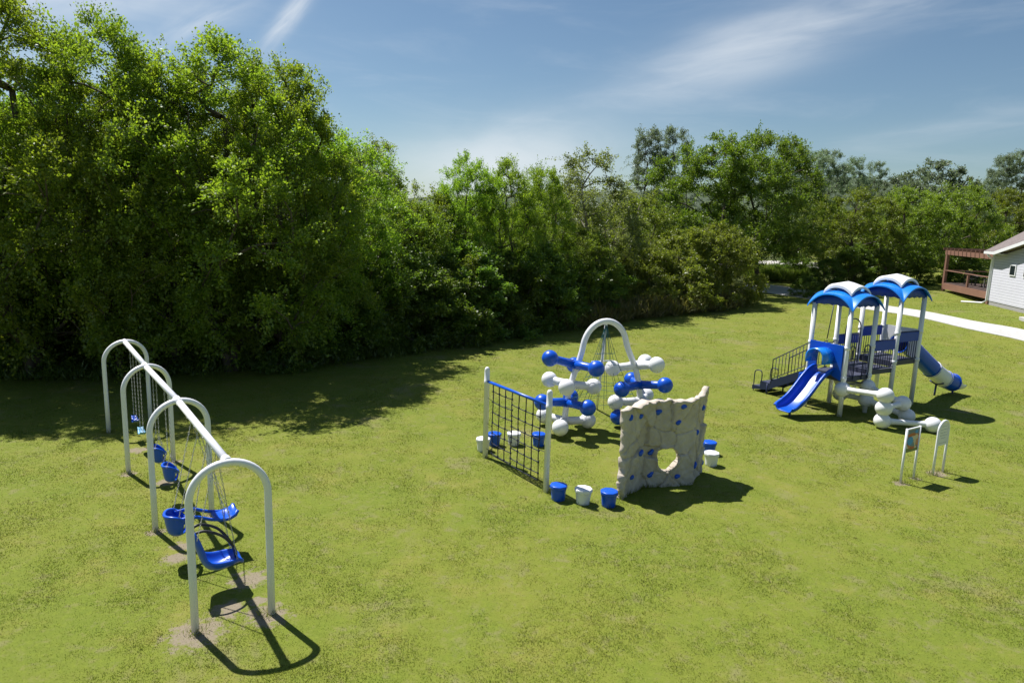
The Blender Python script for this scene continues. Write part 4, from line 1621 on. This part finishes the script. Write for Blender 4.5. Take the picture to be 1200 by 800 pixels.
# dark guard loop over the stair entrance and a hoop at the open side
mb = MB()
mb.tube([(0.07, SY, D1 + 0.86), (S - 0.07, SY, D1 + 0.86)], 0.02, 8)
mb.tube([(0.13, SY + 0.03, D1 + 0.86), (0.16, SY + 0.03, ZC1 + 0.05)], 0.016, 8)
mb.tube([(0.85, SY + 0.03, D1 + 1.0), (1.02, SY + 0.03, ZC1 + 0.05)], 0.016, 8)
mb.build('guard_rail', M['navy_steel'], tw)
for x0, x1 in ((0.10, 0.42), (0.86, 1.18)):
    mb = MB()
    hoop = [(x0, -0.02, D1 - 0.1)] + [(x0, -0.02, D1 + 0.85)] + [((x0 + x1) / 2 - (x1 - x0) / 2 * math.cos(math.pi * k / 10), -0.02, D1 + 0.85 + 0.16 * math.sin(math.pi * k / 10)) for k in range(1, 10)] + [(x1, -0.02, D1 + 0.85), (x1, -0.02, D1 - 0.1)]
    mb.tube(hoop, 0.018, 8)
    for k in range(1, 4):
        xx = x0 + (x1 - x0) * k / 4
        mb.tube([(xx, -0.02, D1 + 0.04), (xx, -0.02, D1 + 0.88)], 0.010, 6)
    mb.build('hand_loop', M['navy_steel'], tw)
# low climb bars under the open side
mb = MB()
for zz in (D1 - 0.26, D1 - 0.46):
    mb.tube([(0.07, 0.06, zz), (S - 0.07, 0.06, zz)], 0.018, 8)
mb.build('climb_bar', M['navy_steel'], tw)
# raised arch hoop at the bridge back
mb = MB()
for x0 in (S + 0.12,):
    pts = [(x0, SY - 0.25, DB), (x0, SY - 0.25, DB + 1.2)] + [(x0 + 0.4 - 0.4 * math.cos(math.pi * k / 12), SY - 0.25, DB + 1.2 + 0.35 * math.sin(math.pi * k / 12)) for k in range(1, 12)] + [(x0 + 0.8, SY - 0.25, DB + 1.2), (x0 + 0.8, SY - 0.25, DB)]
    mb.tube(pts, 0.02, 8)
    for k in range(1, 7):
        xx = x0 + 0.8 * k / 7
        mb.tube([(xx, SY - 0.25, DB + 0.05), (xx, SY - 0.25, DB + 1.0)], 0.010, 6)
    mb.tube([(x0, SY - 0.25, DB + 1.0), (x0 + 0.8, SY - 0.25, DB + 1.0)], 0.014, 6)
mb.build('arch_rail', M['navy_steel'], tw)
# transition steps between the deck levels
for xx, zz in ((S, (D1 + DB) / 2), (2 * S, (DB + D2) / 2)):
    mb = MB()
    mb.box((xx, SY / 2, zz), (0.03, SY - 0.2, abs(DB - D1) + 0.05))
    mb.build('riser', M['deck'], tw)


def roof(x0, zc):
    cx_, cy_ = x0 + S / 2, SY / 2
    hx, hy = S / 2 + 0.16, SY / 2 + 0.16
    f = lambda t_: max(0.0, 1 - abs(t_) ** 2.35)
    N = 36

    def vault(sc, z0, rise, cone, skirt, name, mat, parent):
        mb = MB()
        rows = []
        for j in range(-N - 1, N + 2):
            row = []
            for i in range(-N - 1, N + 2):
                u, v = max(-1, min(1, i / N)), max(-1, min(1, j / N))
                zz = z0 + rise * max(f(u), f(v)) + cone * (1 - max(abs(u), abs(v)))
                if abs(i) > N or abs(j) > N:
                    zz -= skirt
                row.append(Vector((cx_ + u * hx * sc * (1.0 if abs(i) <= N else 1.004), cy_ + v * hy * sc * (1.0 if abs(j) <= N else 1.004), zz)))
            rows.append(row)
        mb.grid(rows, True)
        ob_ = mb.build(name, mat, parent, solid=0.03)
        es = ob_.modifiers.new('split', 'EDGE_SPLIT')
        es.split_angle = R(32)
        return ob_
    r_ = vault(1.0, zc, 0.45, 0.18, 0.035, 'roof', M['roof_blue'], tw)
    vault(0.60, zc + 0.49, 0.22, 0.12, 0.07, 'roof_cap', M['white_plastic'], r_)
    for ax, sg_ in ((0, -1), (0, 1), (1, -1), (1, 1)):
        mb = MB()
        rows = []
        for i in range(25):
            u = -0.87 + 1.74 * i / 24
            lo_ = zc + 0.02 + 0.06 * f(u) + 0.035 * abs(math.sin(u * 9))
            hi_ = zc + 0.45 * f(u) + 0.01
            px_, py_ = (sg_ * 0.84, u) if ax == 0 else (u, sg_ * 0.84)
            rows.append([Vector((cx_ + px_ * hx, cy_ + py_ * hy, lo_)), Vector((cx_ + px_ * hx, cy_ + py_ * hy, hi_))])
        mb.grid(rows, True)
        mb.build('valance', M['navy_panel'], r_, solid=0.02)  # darker navy than the roof paints in the shade beneath its edge
    return r_


roof(0, ZC1)
roof(2 * S, ZC2)

# open slide with a hooded entrance
zb = D1 - 0.1
zt_ = D1 + 1.03
ow, oh = 0.31, 0.60
cyy = SY / 2
fx = lambda a, b_, c: Vector((-0.09 + c, a, b_))
mb = MB()
archp = [(cyy + ow * math.cos(math.pi * k / 14), D1 + oh + ow * 0.85 * math.sin(math.pi * k / 14)) for k in range(15)]
left = [(SY - 0.06, zb), (SY - 0.06, zt_)]
# plate as quads between the arch outline and the outer frame
outer = [(SY - 0.06, D1 + oh * 0.5)] + [(SY - 0.06, D1 + oh + 0.2)] + [(SY - 0.06 - (SY - 0.12) * k / 10, zt_) for k in range(11)] + [(0.06, D1 + oh + 0.2), (0.06, D1 + oh * 0.5)]
for side in (0, 1):
    pass
V = []
F = []
poly_o = [(SY - 0.06, zb), (SY - 0.06, D1 + 0.3), (SY - 0.06, D1 + 0.6)] + [(SY - 0.06 - (SY - 0.12) * k / 12, zt_) for k in range(13)] + [(0.06, D1 + 0.6), (0.06, D1 + 0.3), (0.06, zb)]
poly_i = [(cyy + ow, D1 + 0.0), (cyy + ow, D1 + 0.2), (cyy + ow, D1 + 0.4)] + [(cyy + ow * math.cos(math.pi * k / 12), D1 + oh + ow * 0.85 * math.sin(math.pi * k / 12)) for k in range(13)] + [(cyy - ow, D1 + 0.4), (cyy - ow, D1 + 0.2), (cyy - ow, D1)]
rows = [[fx(a, b_, 0) for a, b_ in poly_o], [fx(a, b_, 0) for a, b_ in poly_i]]
mb.grid(rows, False)
ep = mb.build('entry_panel', M['blue_plastic'], tw, solid=0.05)
ep2 = MB()
ep2.grid([[fx(a, b_, -0.55) for a, b_ in poly_i[2:-2]], [fx(a, b_, 0.0) for a, b_ in poly_i[2:-2]]], True)
ep2.build('hood', M['roof_blue'], ep, solid=0.05)
prof = smooth_path([(-0.02, 0, D1 + 0.005), (-0.22, 0, D1 - 0.02), (-0.50, 0, D1 - 0.22), (-0.85, 0, D1 - 0.56), (-1.18, 0, D1 - 0.84), (-1.45, 0, 0.28), (-1.68, 0, 0.22), (-1.86, 0, 0.20)], 6)
rows = []
for i, p in enumerate(prof):
    k = i / (len(prof) - 1)
    hgt = 0.25 - 0.10 * max(0, (k - 0.72) / 0.28)
    wd = 0.33 + 0.03 * max(0, (k - 0.7) / 0.3)
    if k > 0.95:
        wd *= 0.92
    a, b_ = prof[max(0, i - 1)], prof[min(len(prof) - 1, i + 1)]
    tdir = (b_ - a).normalized()
    nrm = Vector((-tdir.z, 0, tdir.x))
    if nrm.z < 0:
        nrm = -nrm
    sec = [(-wd - 0.05, hgt - 0.05), (-wd - 0.045, hgt), (-wd, hgt), (-wd + 0.03, 0.09), (-wd + 0.08, 0.02), (-wd * 0.5, 0.0), (0, 0), (wd * 0.5, 0.0), (wd - 0.08, 0.02), (wd - 0.03, 0.09), (wd, hgt), (wd + 0.045, hgt), (wd + 0.05, hgt - 0.05)]
    rows.append([Vector((p.x, cyy + y_, p.z)) + nrm * z_ for y_, z_ in sec])
mb = MB()
mb.grid(rows, True)
sl = mb.build('slide', M['blue_plastic'], tw, solid=0.03)
mb = MB()
mb.tube([(-1.55, cyy, 0.22), (-1.55, cyy, -0.2)], 0.04, 10)
mb.build('slide_leg', M['navy_steel'], tw)

# tube slide
tp = smooth_path([(3 * S - 0.02, 0.68, D2 + 0.42), (3 * S + 0.45, 0.66, D2 + 0.36), (3 * S + 1.15, 0.58, D2 - 0.10), (3 * S + 1.95, 0.45, D2 - 0.66), (3 * S + 2.65, 0.32, D2 - 1.06), (3 * S + 3.30, 0.24, 0.40)], 10)
cuts = [(0, 29, 'blue_plastic'), (29, 38, 'white_plastic'), (38, 45, 'blue_plastic')]
for a, b_, mt in cuts:
    mb = MB()
    pts = tp[a:b_ + 1]
    rr_ = [0.305] * len(pts)
    mb.tube(pts, rr_, 32, caps=False)
    for q in (0, len(pts) - 1):
        d = (pts[min(len(pts) - 1, q + 1)] - pts[max(0, q - 1)]).normalized() * 0.025
        mb.tube([pts[q] - d, pts[q] + d], 0.325, 32, caps=False)
    o = mb.build('tube_section', M[mt], tw, solid=0.02)
    o['label'] = 'blue tube section' if 'blue' in mt else 'white tube section'
rows = []
for i, p in enumerate(tp[45:]):
    k = i / max(1, len(tp[45:]) - 1)
    row = []
    for q in range(17):
        a = math.pi * (1 + q / 16) if k > 0.3 else math.pi * (1 + q / 16) + (q / 8 - 1) * 0.6 * (1 - k / 0.3)
        row.append(p + Vector((0, 0.305 * math.cos(a), 0.305 * math.sin(a) * (1 - 0.35 * k))))
    rows.append(row)
mb = MB()
mb.grid(rows, True)
mb.build('exit_chute', M['white_plastic'], tw, solid=0.02)
mb = MB()
q = tp[33]
mb.tube([(q.x, q.y, q.z - 0.36), (q.x - 0.05, q.y, -0.2)], 0.035, 10)
mb.tube([(q.x, q.y - 0.25, q.z - 0.30), (q.x, q.y, q.z - 0.40), (q.x, q.y + 0.25, q.z - 0.30)], 0.03, 8)
mb.build('tube_leg', M['navy_steel'], tw)
q = tp[46]
MB().tube([(q.x, q.y, q.z - 0.3), (q.x, q.y, -0.2)], 0.035, 10).build('tube_leg', M['navy_steel'], tw)
# white entry panel of the tube
mb = MB()
yy0, yy1 = 0.09, SY - 0.09
po = [(yy1, D2 + 0.0), (yy1, D2 + 0.4), (yy1, D2 + 0.8)] + [(yy1 - (yy1 - yy0) * k / 16, D2 + 1.02) for k in range(17)] + [(yy0, D2 + 0.8), (yy0, D2 + 0.4), (yy0, D2)]
pi_ = [(0.68 + 0.33, D2 + 0.1), (0.68 + 0.355, D2 + 0.25), (0.68 + 0.36, D2 + 0.40)] + [(0.68 + 0.36 * math.cos(math.pi * k / 16), D2 + 0.42 + 0.36 * math.sin(math.pi * k / 16)) for k in range(17)] + [(0.68 - 0.36, D2 + 0.40), (0.68 - 0.355, D2 + 0.25), (0.68 - 0.33, D2 + 0.1)]
mb.grid([[Vector((3 * S + 0.0, a, b_)) for a, b_ in po], [Vector((3 * S + 0.0, a, b_)) for a, b_ in pi_]], False)
mb.build('tube_entry_panel', M['white_plastic'], tw, solid=0.04)

# transfer steps and stair up to the first deck
SX0, SX1 = 0.13, 0.98


def tread(y, zz, dep=0.36, name='step'):
    mb = MB()
    mb.box(((SX0 + SX1) / 2, y, zz - 0.02), (SX1 - SX0 - 0.02, dep, 0.04))
    mb.box(((SX0 + SX1) / 2, y + dep / 2 - 0.01, zz - 0.085), (SX1 - SX0 - 0.024, 0.02, 0.09))
    mb.build(name, M['deck'], tw, bevel=0.006)


tread(3.52, 0.20, 0.36)
tread(3.14, 0.42, 0.44)
ys = [2.74, 2.42, 2.10, 1.78, 1.50]
for i, y in enumerate(ys):
    tread(y, 0.59 + (D1 - 0.10 - 0.59) * i / 4, 0.32)
for xx in (SX0, SX1):
    mb = MB()
    a, b_ = Vector((xx, 2.95, 0.42)), Vector((xx, SY + 0.02, D1 - 0.02))
    mb.prism([(2.95, 0.20), (2.95, 0.50), (SY + 0.03, D1 + 0.05), (SY + 0.03, D1 - 0.26)], 0.03, lambda p, q, c: Vector((xx - 0.015 + c, p, q)))
    mb.build('stringer', M['navy_steel'], tw)
    mb = MB()
    mb.prism([(3.72, 0.05), (3.72, 0.20), (3.37, 0.22), (3.37, 0.42), (2.955, 0.42), (2.955, 0.18)], 0.03, lambda p, q, c: Vector((xx - 0.014 + c, p, q)))
    mb.build('stringer', M['navy_steel'], tw)
    mb = MB()
    t0, t1 = Vector((xx, 2.90, 1.30)), Vector((xx, SY + 0.10, D1 + 0.92))
    mb.tube([(xx, 2.90, 0.40), t0, t1, (xx, SY + 0.10, D1)], 0.019, 8)
    mb.tube([(xx, 2.90, 0.60), (xx, SY + 0.10, D1 + 0.14)], 0.014, 8)
    for k in range(1, 11):
        yq = 2.90 + (SY + 0.10 - 2.90) * k / 11
        zl = 0.60 + (D1 + 0.14 - 0.60) * k / 11
        zh = 1.30 + (D1 + 0.92 - 1.30) * k / 11
        mb.tube([(xx, yq, zl), (xx, yq, zh)], 0.011, 6)
    mb.build('stair_rail', M['navy_steel'], tw)
    mb = MB()
    mb.tube(smooth_path([(xx, 3.66, -0.15), (xx, 3.66, 0.62), (xx, 3.60, 0.76), (xx, 3.42, 0.80), (xx, 3.33, 0.70), (xx, 3.33, 0.36)], 5), 0.018, 8)
    mb.build('hand_loop', M['navy_steel'], tw)
    mb = MB()
    mb.tube([(xx, 3.05, -0.15), (xx, 3.05, 0.40)], 0.03, 8)
    mb.build('stair_leg', M['navy_steel'], tw)
# small blue play panel beside the stair
mb = MB()
mb.box((-0.10, SY + 0.12, 0.98), (0.30, 0.10, 0.36))
mb.build('play_panel', M['blue_plastic'], tw, bevel=0.03)
# inner legs under the bridge
mb = MB()
mb.tube([(2.4 * S, SY - 0.2, D2 - 0.1), (2.4 * S, SY - 0.2, -0.2)], 0.03, 8)
mb.build('deck_leg', M['navy_steel'], tw)


def bone(a, b_, rad=0.245, bar=0.085, ball_a=True, ball_b=True, tube_m='white_plastic'):
    a, b_ = Vector(a), Vector(b_)
    d = (b_ - a)
    L = d.length
    n_ = 16
    pts, rs = [], []
    for k in range(n_ + 1):
        t_ = k / n_
        pts.append(a.lerp(b_, 0.1 + 0.8 * t_))
        rs.append(bar * (1 + 0.5 * abs(2 * t_ - 1) ** 5))
    ob_ = MB().tube(pts, rs, 20).build('bone_step', M[tube_m], tw)
    for fl, p in ((ball_a, a), (ball_b, b_)):
        if fl:
            MB().sphere(p, rad, 36, 20, (1, 1, 0.96)).build('ball', M[tube_m], ob_)
    return ob_


C3 = (0, 0, 0.90)
S1 = (0.03, -1.42)
S2 = (S + 0.02, -1.40)
bone(C3, (*S1, 1.03))
S2U = (S2[0] - 0.22, S2[1] + 0.05)
bone((*S1, 0.63), (*S2U, 0.66))
bone((*S1, 0.235), (1.10, -2.34, 0.235))
bone((S, 0, 0.88), (*S2U, 0.66), ball_b=False)
bone((S, 0, 0.42), (*S2, 0.24))
bone((S, 0, 0.42), (S, 0.95, 0.40), ball_a=False)
bone((S, 0, 0.88), (S, 0.95, 0.86), ball_a=False)
for x, y in (S1, S2):
    mb = MB()
    mb.tube([(x, y, -0.2), (x, y, 0.7)], 0.06, 14)
    mb.build('bone_post', M['white_steel'], tw)

# ------------------------------------------------------------------ signs
m, t, b = new_mat('colourful picture sign print')
tcn = t.add('ShaderNodeTexCoord').outputs['Object']
vo = t.add('ShaderNodeTexVoronoi')
t.l.new(tcn, vo.inputs['Vector'])
vo.inputs['Scale'].default_value = 9.0
sepc = t.add('ShaderNodeSeparateColor')
t.l.new(vo.outputs['Color'], sepc.inputs[0])
c = t.mix(t.ramp(sepc.outputs[0], 0.45, 0.55), (0.42, 0.085, 0.05), (0.55, 0.22, 0.12))
c = t.mix(t.ramp(sepc.outputs[1], 0.72, 0.76), c, (0.10, 0.20, 0.30))
c = t.mix(t.ramp(sepc.outputs[2], 0.82, 0.85), c, (0.60, 0.52, 0.42))
t.put(b.inputs['Base Color'], c)
b.inputs['Roughness'].default_value = 0.35
M['print'] = m
M['sky_print'] = paint('blue grey print', (0.10, 0.17, 0.27), 0.35, 0.15, scale=8)
M['cyan_print'] = paint('bright blue print', (0.005, 0.26, 0.66), 0.35, 0.1, scale=8)
M['green_print'] = paint('green print', (0.12, 0.16, 0.06), 0.35, 0.2, scale=8)
M['grey_print'] = paint('pale grey print', (0.46, 0.48, 0.52), 0.4, 0.1)

A, B = at(1054.8, 566), at(1070, 561)
sg = thing('picture_sign', 'red and blue picture panel mounted between two slim white posts', 'sign', A)
D = B - A
ln = D.length
d = D.normalized()
nrm = Vector((d.y, -d.x, 0))
for P, hh in ((Vector((0, 0, 0)), 1.34), (D, 1.34)):
    MB().tube([P + Vector((0, 0, -0.2)), P + Vector((0, 0, hh))], 0.028, 12).build('post', M['white_steel'], sg)
rot = Matrix((d, -nrm, Vector((0, 0, 1)))).transposed()
pn = MB().box(D / 2 + Vector((0, 0, 1.02)), (ln - 0.06, 0.02, 0.56), rot).build('panel', M['print'], sg)
mb = MB()
mb.beam(Vector((0, 0, 1.315)) + d * 0.028, D + Vector((0, 0, 1.315)) - d * 0.028, 0.03, 0.03)
mb.build('frame', M['white_steel'], sg)


def on_panel(u, v, off=0.0115):
    return D * u + Vector((0, 0, 0.74 + 0.56 * v)) + nrm * off


mb = MB()
mb.prism([(0.05, 0.80), (0.45, 0.84), (0.93, 0.74), (0.93, 0.99), (0.05, 0.99)], 0.002, lambda a, b_, c: on_panel(a, b_, 0.0115 + c))
mb.build('sky_patch', M['sky_print'], pn)
mb = MB()
mb.prism([(0.30 + 0.22 * math.cos(2 * math.pi * k / 24), 0.50 + 0.19 * math.sin(2 * math.pi * k / 24)) for k in range(24)], 0.002, lambda a, b_, c: on_panel(a, b_, 0.0125 + c))
mb.build('blue_shape', M['cyan_print'], pn)
mb = MB()
mb.prism([(0.72 + 0.12 * math.cos(2 * math.pi * k / 16), 0.87 + 0.08 * math.sin(2 * math.pi * k / 16)) for k in range(16)], 0.002, lambda a, b_, c: on_panel(a, b_, 0.0145 + c))
mb.build('blue_shape', M['cyan_print'], pn)
mb = MB()
mb.prism([(0.04, 0.01), (0.96, 0.01), (0.96, 0.14), (0.5, 0.10), (0.04, 0.20)], 0.002, lambda a, b_, c: on_panel(a, b_, 0.0125 + c))
mb.build('green_patch', M['green_print'], pn)

A, B = at(1092.8, 556.5), at(1104.3, 553)
D = B - A
sg = thing('arch_sign', 'white round topped sign board inside a white arch frame', 'sign', A)
d = D.normalized()
nrm = Vector((d.y, -d.x, 0))
hw = D.length / 2
cz = 1.36 - hw
pts = [Vector((0, 0, -0.2)), Vector((0, 0, 0.6)), Vector((0, 0, cz))] + [D / 2 - d * hw * math.cos(math.pi * k / 16) + Vector((0, 0, cz + hw * math.sin(math.pi * k / 16))) for k in range(1, 16)] + [D + Vector((0, 0, cz)), D + Vector((0, 0, 0.6)), D + Vector((0, 0, -0.2))]
MB().tube(pts, 0.03, 12).build('frame', M['white_steel'], sg)
poly = [(-hw + 0.02, 0.74), (hw - 0.02, 0.74), (hw - 0.02, cz)] + [((hw - 0.02) * math.cos(math.pi * k / 16), cz + (hw - 0.02) * math.sin(math.pi * k / 16)) for k in range(1, 16)] + [(-hw + 0.02, cz)]
pl = MB().prism(poly, 0.02, lambda a, b_, c: D / 2 + d * a + Vector((0, 0, b_)) + nrm * (c - 0.01)).build('board', M['white_plastic'], sg)
mb = MB()
for zz, ww in ((1.22, 0.10), (1.14, 0.14), (1.06, 0.13), (0.99, 0.14), (0.92, 0.10), (0.80, 0.15)):
    mb.prism([(-ww * hw / 0.2, zz), (ww * hw / 0.2, zz), (ww * hw / 0.2, zz + 0.012), (-ww * hw / 0.2, zz + 0.012)], 0.0015, lambda a, b_, c: D / 2 + d * a + Vector((0, 0, b_)) + nrm * (0.0105 + c))
mb.build('print_lines', M['grey_print'], pl)

# ------------------------------------------------------------------ house with gable, timber deck with pergola
HP = at(1157, 357)
HR = at(1200, 375)
hd = Vector((-0.20, -0.98, 0)).normalized()
hn = Vector((hd.y, -hd.x, 0))                    # outward: towards the playground
if hn.x > 0:
    hn = -hn
z0 = HP.z
hs = thing('house', 'lavender grey sided house with a brown shingle roof and white gutter pipe', 'house', HP)
hf = lambda a, b_, c: hd * a - hn * b_ + Vector((0, 0, c))     # a along the wall towards the camera, b into the house, c up
HL, HD, WH = 13.0, 4.7, 3.36
mb = MB()
wall_out = [(0, 0.28), (HL, 0.28), (HL, WH), (0, WH)]
mb.prism([(0, 0), (HL, 0), (HL, HD), (0, HD)], WH - 0.28, lambda a, b_, c: hf(a, b_, 0.28 + c))
# cross gable triangle, flush with the wall
ga0, ga1, gap_ = 1.25, 10.2, 0.95
mb.prism([(ga0, WH), (ga1, WH), ((ga0 + ga1) / 2, WH + gap_)], 0.2, lambda a, b_, c: hf(a, 0.004 + c, b_))
mb.build('wall', M['siding'], hs)
MB().prism([(0.03, 0.03), (HL - 0.03, 0.03), (HL - 0.03, HD), (0.03, HD)], 1.9, lambda a, b_, c: hf(a, b_, -1.62 + c)).build('foundation', M['foundation'], hs)
mb = MB()
ov = 0.42
ridge_b, ridge_z = HD / 2, WH + 0.12 + (HD / 2 + ov) * 0.62
th = 0.10
for (a0_, a1_, b0, z0_, b1, z1_) in ((-ov, ga0 + 0.3, -ov, WH + 0.08, ridge_b, ridge_z), (ga0 + 0.3, HL + ov, 0.25, WH + 0.08 + (ov + 0.25) * 0.62, ridge_b, ridge_z), (-ov, HL + ov, HD + ov, WH + 0.08, ridge_b, ridge_z)):
    P = [hf(a0_, b0, z0_), hf(a1_, b0, z0_), hf(a1_, b1, z1_), hf(a0_, b1, z1_)]
    mb._add(P + [p + Vector((0, 0, th)) for p in P], [(0, 3, 2, 1), (4, 5, 6, 7), (0, 1, 5, 4), (1, 2, 6, 5), (2, 3, 7, 6), (3, 0, 4, 7)], False)
# cross gable roof
gm = (ga0 + ga1) / 2
gz = WH + gap_
for a0_, s__ in ((ga0 - 0.35, 1), (ga1 + 0.35, -1)):
    zb_ = WH - 0.35 * gap_ / (gm - ga0) + 0.10
    P = [hf(a0_, -ov - 0.02, zb_), hf(gm, -ov - 0.02, gz + 0.10), hf(gm, 2.0, gz + 0.10), hf(a0_, 0.05, zb_)]
    mb._add(P + [p + Vector((0, 0, th)) for p in P], [(0, 3, 2, 1), (4, 5, 6, 7), (0, 1, 5, 4), (1, 2, 6, 5), (2, 3, 7, 6), (3, 0, 4, 7)], False)
mb.build('roof', M['shingle'], hs)
mb = MB()
for a0_ in (ga0 - 0.36, ga1 + 0.36):
    zb_ = WH - 0.35 * gap_ / (gm - ga0) + 0.10
    mb.beam(hf(a0_, -ov - 0.05, zb_ + 0.02), hf(gm, -ov - 0.05, gz + 0.13), 0.04, 0.20)
mb.beam(hf(-ov, -ov - 0.05, WH + 0.06), hf(ga0 - 0.2, -ov - 0.05, WH + 0.06), 0.05, 0.17)
mb.beam(hf(ga0 + 0.5, -ov * 0.6, WH + 0.02), hf(-ov - 0.02, -ov * 0.6, WH + 0.02), ov * 0.8, 0.05)
mb.beam(hf(0.0, -0.02, 0.3), hf(0.0, -0.02, WH), 0.12, 0.12, (0, 1, 0))
mb.build('trim', M['trim'], hs)
mb = MB()
mb.tube([hf(-0.05, -ov, WH - 0.05), hf(-0.02, -0.10, WH - 0.35), hf(-0.02, -0.10, 0.25), hf(-0.1, -0.3, 0.10), hf(-1.0, -1.2, 0.04)], 0.06, 8)
mb.build('gutter_pipe', M['trim'], hs)
for a0_, zz, wq, hq in ((2.75, 2.45, 0.74, 0.70), (4.75, 2.45, 1.3, 0.70)):
    mb = MB()
    mb.box(hf(a0_, -0.02, zz), (wq, 0.07, hq), Matrix((hd, -hn, Vector((0, 0, 1)))).transposed())
    wi = mb.build('window', M['trim'], hs)
    MB().box(hf(a0_, -0.045, zz), (wq - 0.14, 0.04, hq - 0.14), Matrix((hd, -hn, Vector((0, 0, 1)))).transposed()).build('pane', M['glass'], wi)
st = thing('stoop', 'small white step slab at the foot of the house wall', 'step', at(1199, 376))
MB().box((0.3, -0.2, 0.08), (1.0, 0.8, 0.22), Matrix.Rotation(math.atan2(hd.y, hd.x), 3, 'Z')).build('slab', M['concrete'], st, bevel=0.02)

# deck with pergola at the far side of the house
dk = thing('timber_deck', 'raised red stained timber deck with rails and an open pergola top', 'deck', HP)
DX = -8.0
df = lambda a, b_, c: hd * (a - 0.25) - hn * (b_ + 0.15) + Vector((0, 0, c))
mb = MB()
zf = 0.75
mb.beam(df(DX, 0, zf - 0.18), df(0, 0, zf - 0.18), 0.08, 0.46)
mb.beam(df(DX, 0, zf - 0.18), df(DX, 4.4, zf - 0.18), 0.08, 0.46)
mb.build('rim_board', M['redwood'], dk)
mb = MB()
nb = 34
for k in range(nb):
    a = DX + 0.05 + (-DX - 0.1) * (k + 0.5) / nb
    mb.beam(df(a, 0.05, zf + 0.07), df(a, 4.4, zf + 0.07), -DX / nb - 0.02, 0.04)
mb.build('decking', M['shaded_boards'], dk)
for a in (DX + 0.1, -0.25):
    for b_ in (0.06, 4.3):
        mb = MB()
        mb.beam(df(a, b_, -0.6), df(a, b_, 3.02), 0.2, 0.2, (0, 1, 0))
        mb.build('post', M['redwood'], dk)
MB().beam(df(DX * 0.47, 0.06, zf), df(DX * 0.47, 0.06, zf + 0.95), 0.13, 0.13, (0, 1, 0)).build('rail_post', M['redwood'], dk)
for b_ in (0.0, 4.36):
    mb = MB()
    mb.beam(df(DX - 0.15, b_, 3.14), df(0.1, b_, 3.14), 0.09, 0.34)
    mb.build('pergola_beam', M['redwood'], dk)
for k in range(12):
    a = DX + 0.1 + (-DX - 0.3) * k / 11
    mb = MB()
    mb.beam(df(a, -0.3, 3.40), df(a, 4.7, 3.40), 0.05, 0.17)
    mb.build('rafter', M['redwood'], dk)
for b_ in (0.03, 4.33):
    mb = MB()
    mb.beam(df(DX + 0.15, b_, zf + 1.02), df(-0.3, b_, zf + 1.02), 0.15, 0.05)
    mb.build('rail', M['redwood'], dk)
mb = MB()
mb.beam(df(DX + 0.1, 0.1, zf + 1.02), df(DX + 0.1, 4.3, zf + 1.02), 0.15, 0.05)
mb.build('rail', M['redwood'], dk)
# furniture on the deck
tb = thing('patio_table', 'dark round patio table standing on the timber deck', 'table', HP + df(-5.0, 1.6, zf + 0.09))
mb = MB()
mb.lathe([(0.70, 0.70), (0.72, 0.72), (0.70, 0.74)], (0, 0, 0), 28)
mb.build('tabletop', M['dark_furniture'], tb)
for k in range(4):
    a = math.pi / 4 + k * math.pi / 2
    MB().tube([(0.5 * math.cos(a), 0.5 * math.sin(a), 0), (0.4 * math.cos(a), 0.4 * math.sin(a), 0.71)], 0.03, 8).build('leg', M['dark_furniture'], tb)


def patio_chair(loc, rz, lab, mat):
    c_ = thing('patio_chair', lab, 'chair', loc, rz)
    mb = MB()
    for k in range(5):
        mb.box((-0.22 + 0.11 * k, 0, 0.44), (0.085, 0.5, 0.025))
    mb.build('seat', mat, c_)
    mb = MB()
    for k in range(5):
        mb.box((-0.27 - 0.02 * k, 0, 0.55 + 0.11 * k), (0.025, 0.5, 0.085))
    mb.build('backrest', mat, c_)
    for sx_ in (-0.26, 0.24):
        for sy_ in (-0.25, 0.25):
            MB().beam((sx_, sy_, 0), (sx_ - (0.08 if sx_ < 0 else 0), sy_, 1.0 if sx_ < 0 else 0.64), 0.04, 0.04, (0, 1, 0)).build('leg', mat, c_)
    for sy_ in (-0.25, 0.25):
        MB().beam((-0.3, sy_, 0.655), (0.28, sy_, 0.655), 0.06, 0.03).build('armrest', mat, c_)


patio_chair(HP + df(-2.9, 1.1, zf + 0.09), 2.2, 'weathered grey slatted chair on the timber deck near the house', M['pale_slats'])
patio_chair(HP + df(-6.3, 1.2, zf + 0.09), 0.6, 'dark slatted chair at the far end of the timber deck', M['dark_furniture'])
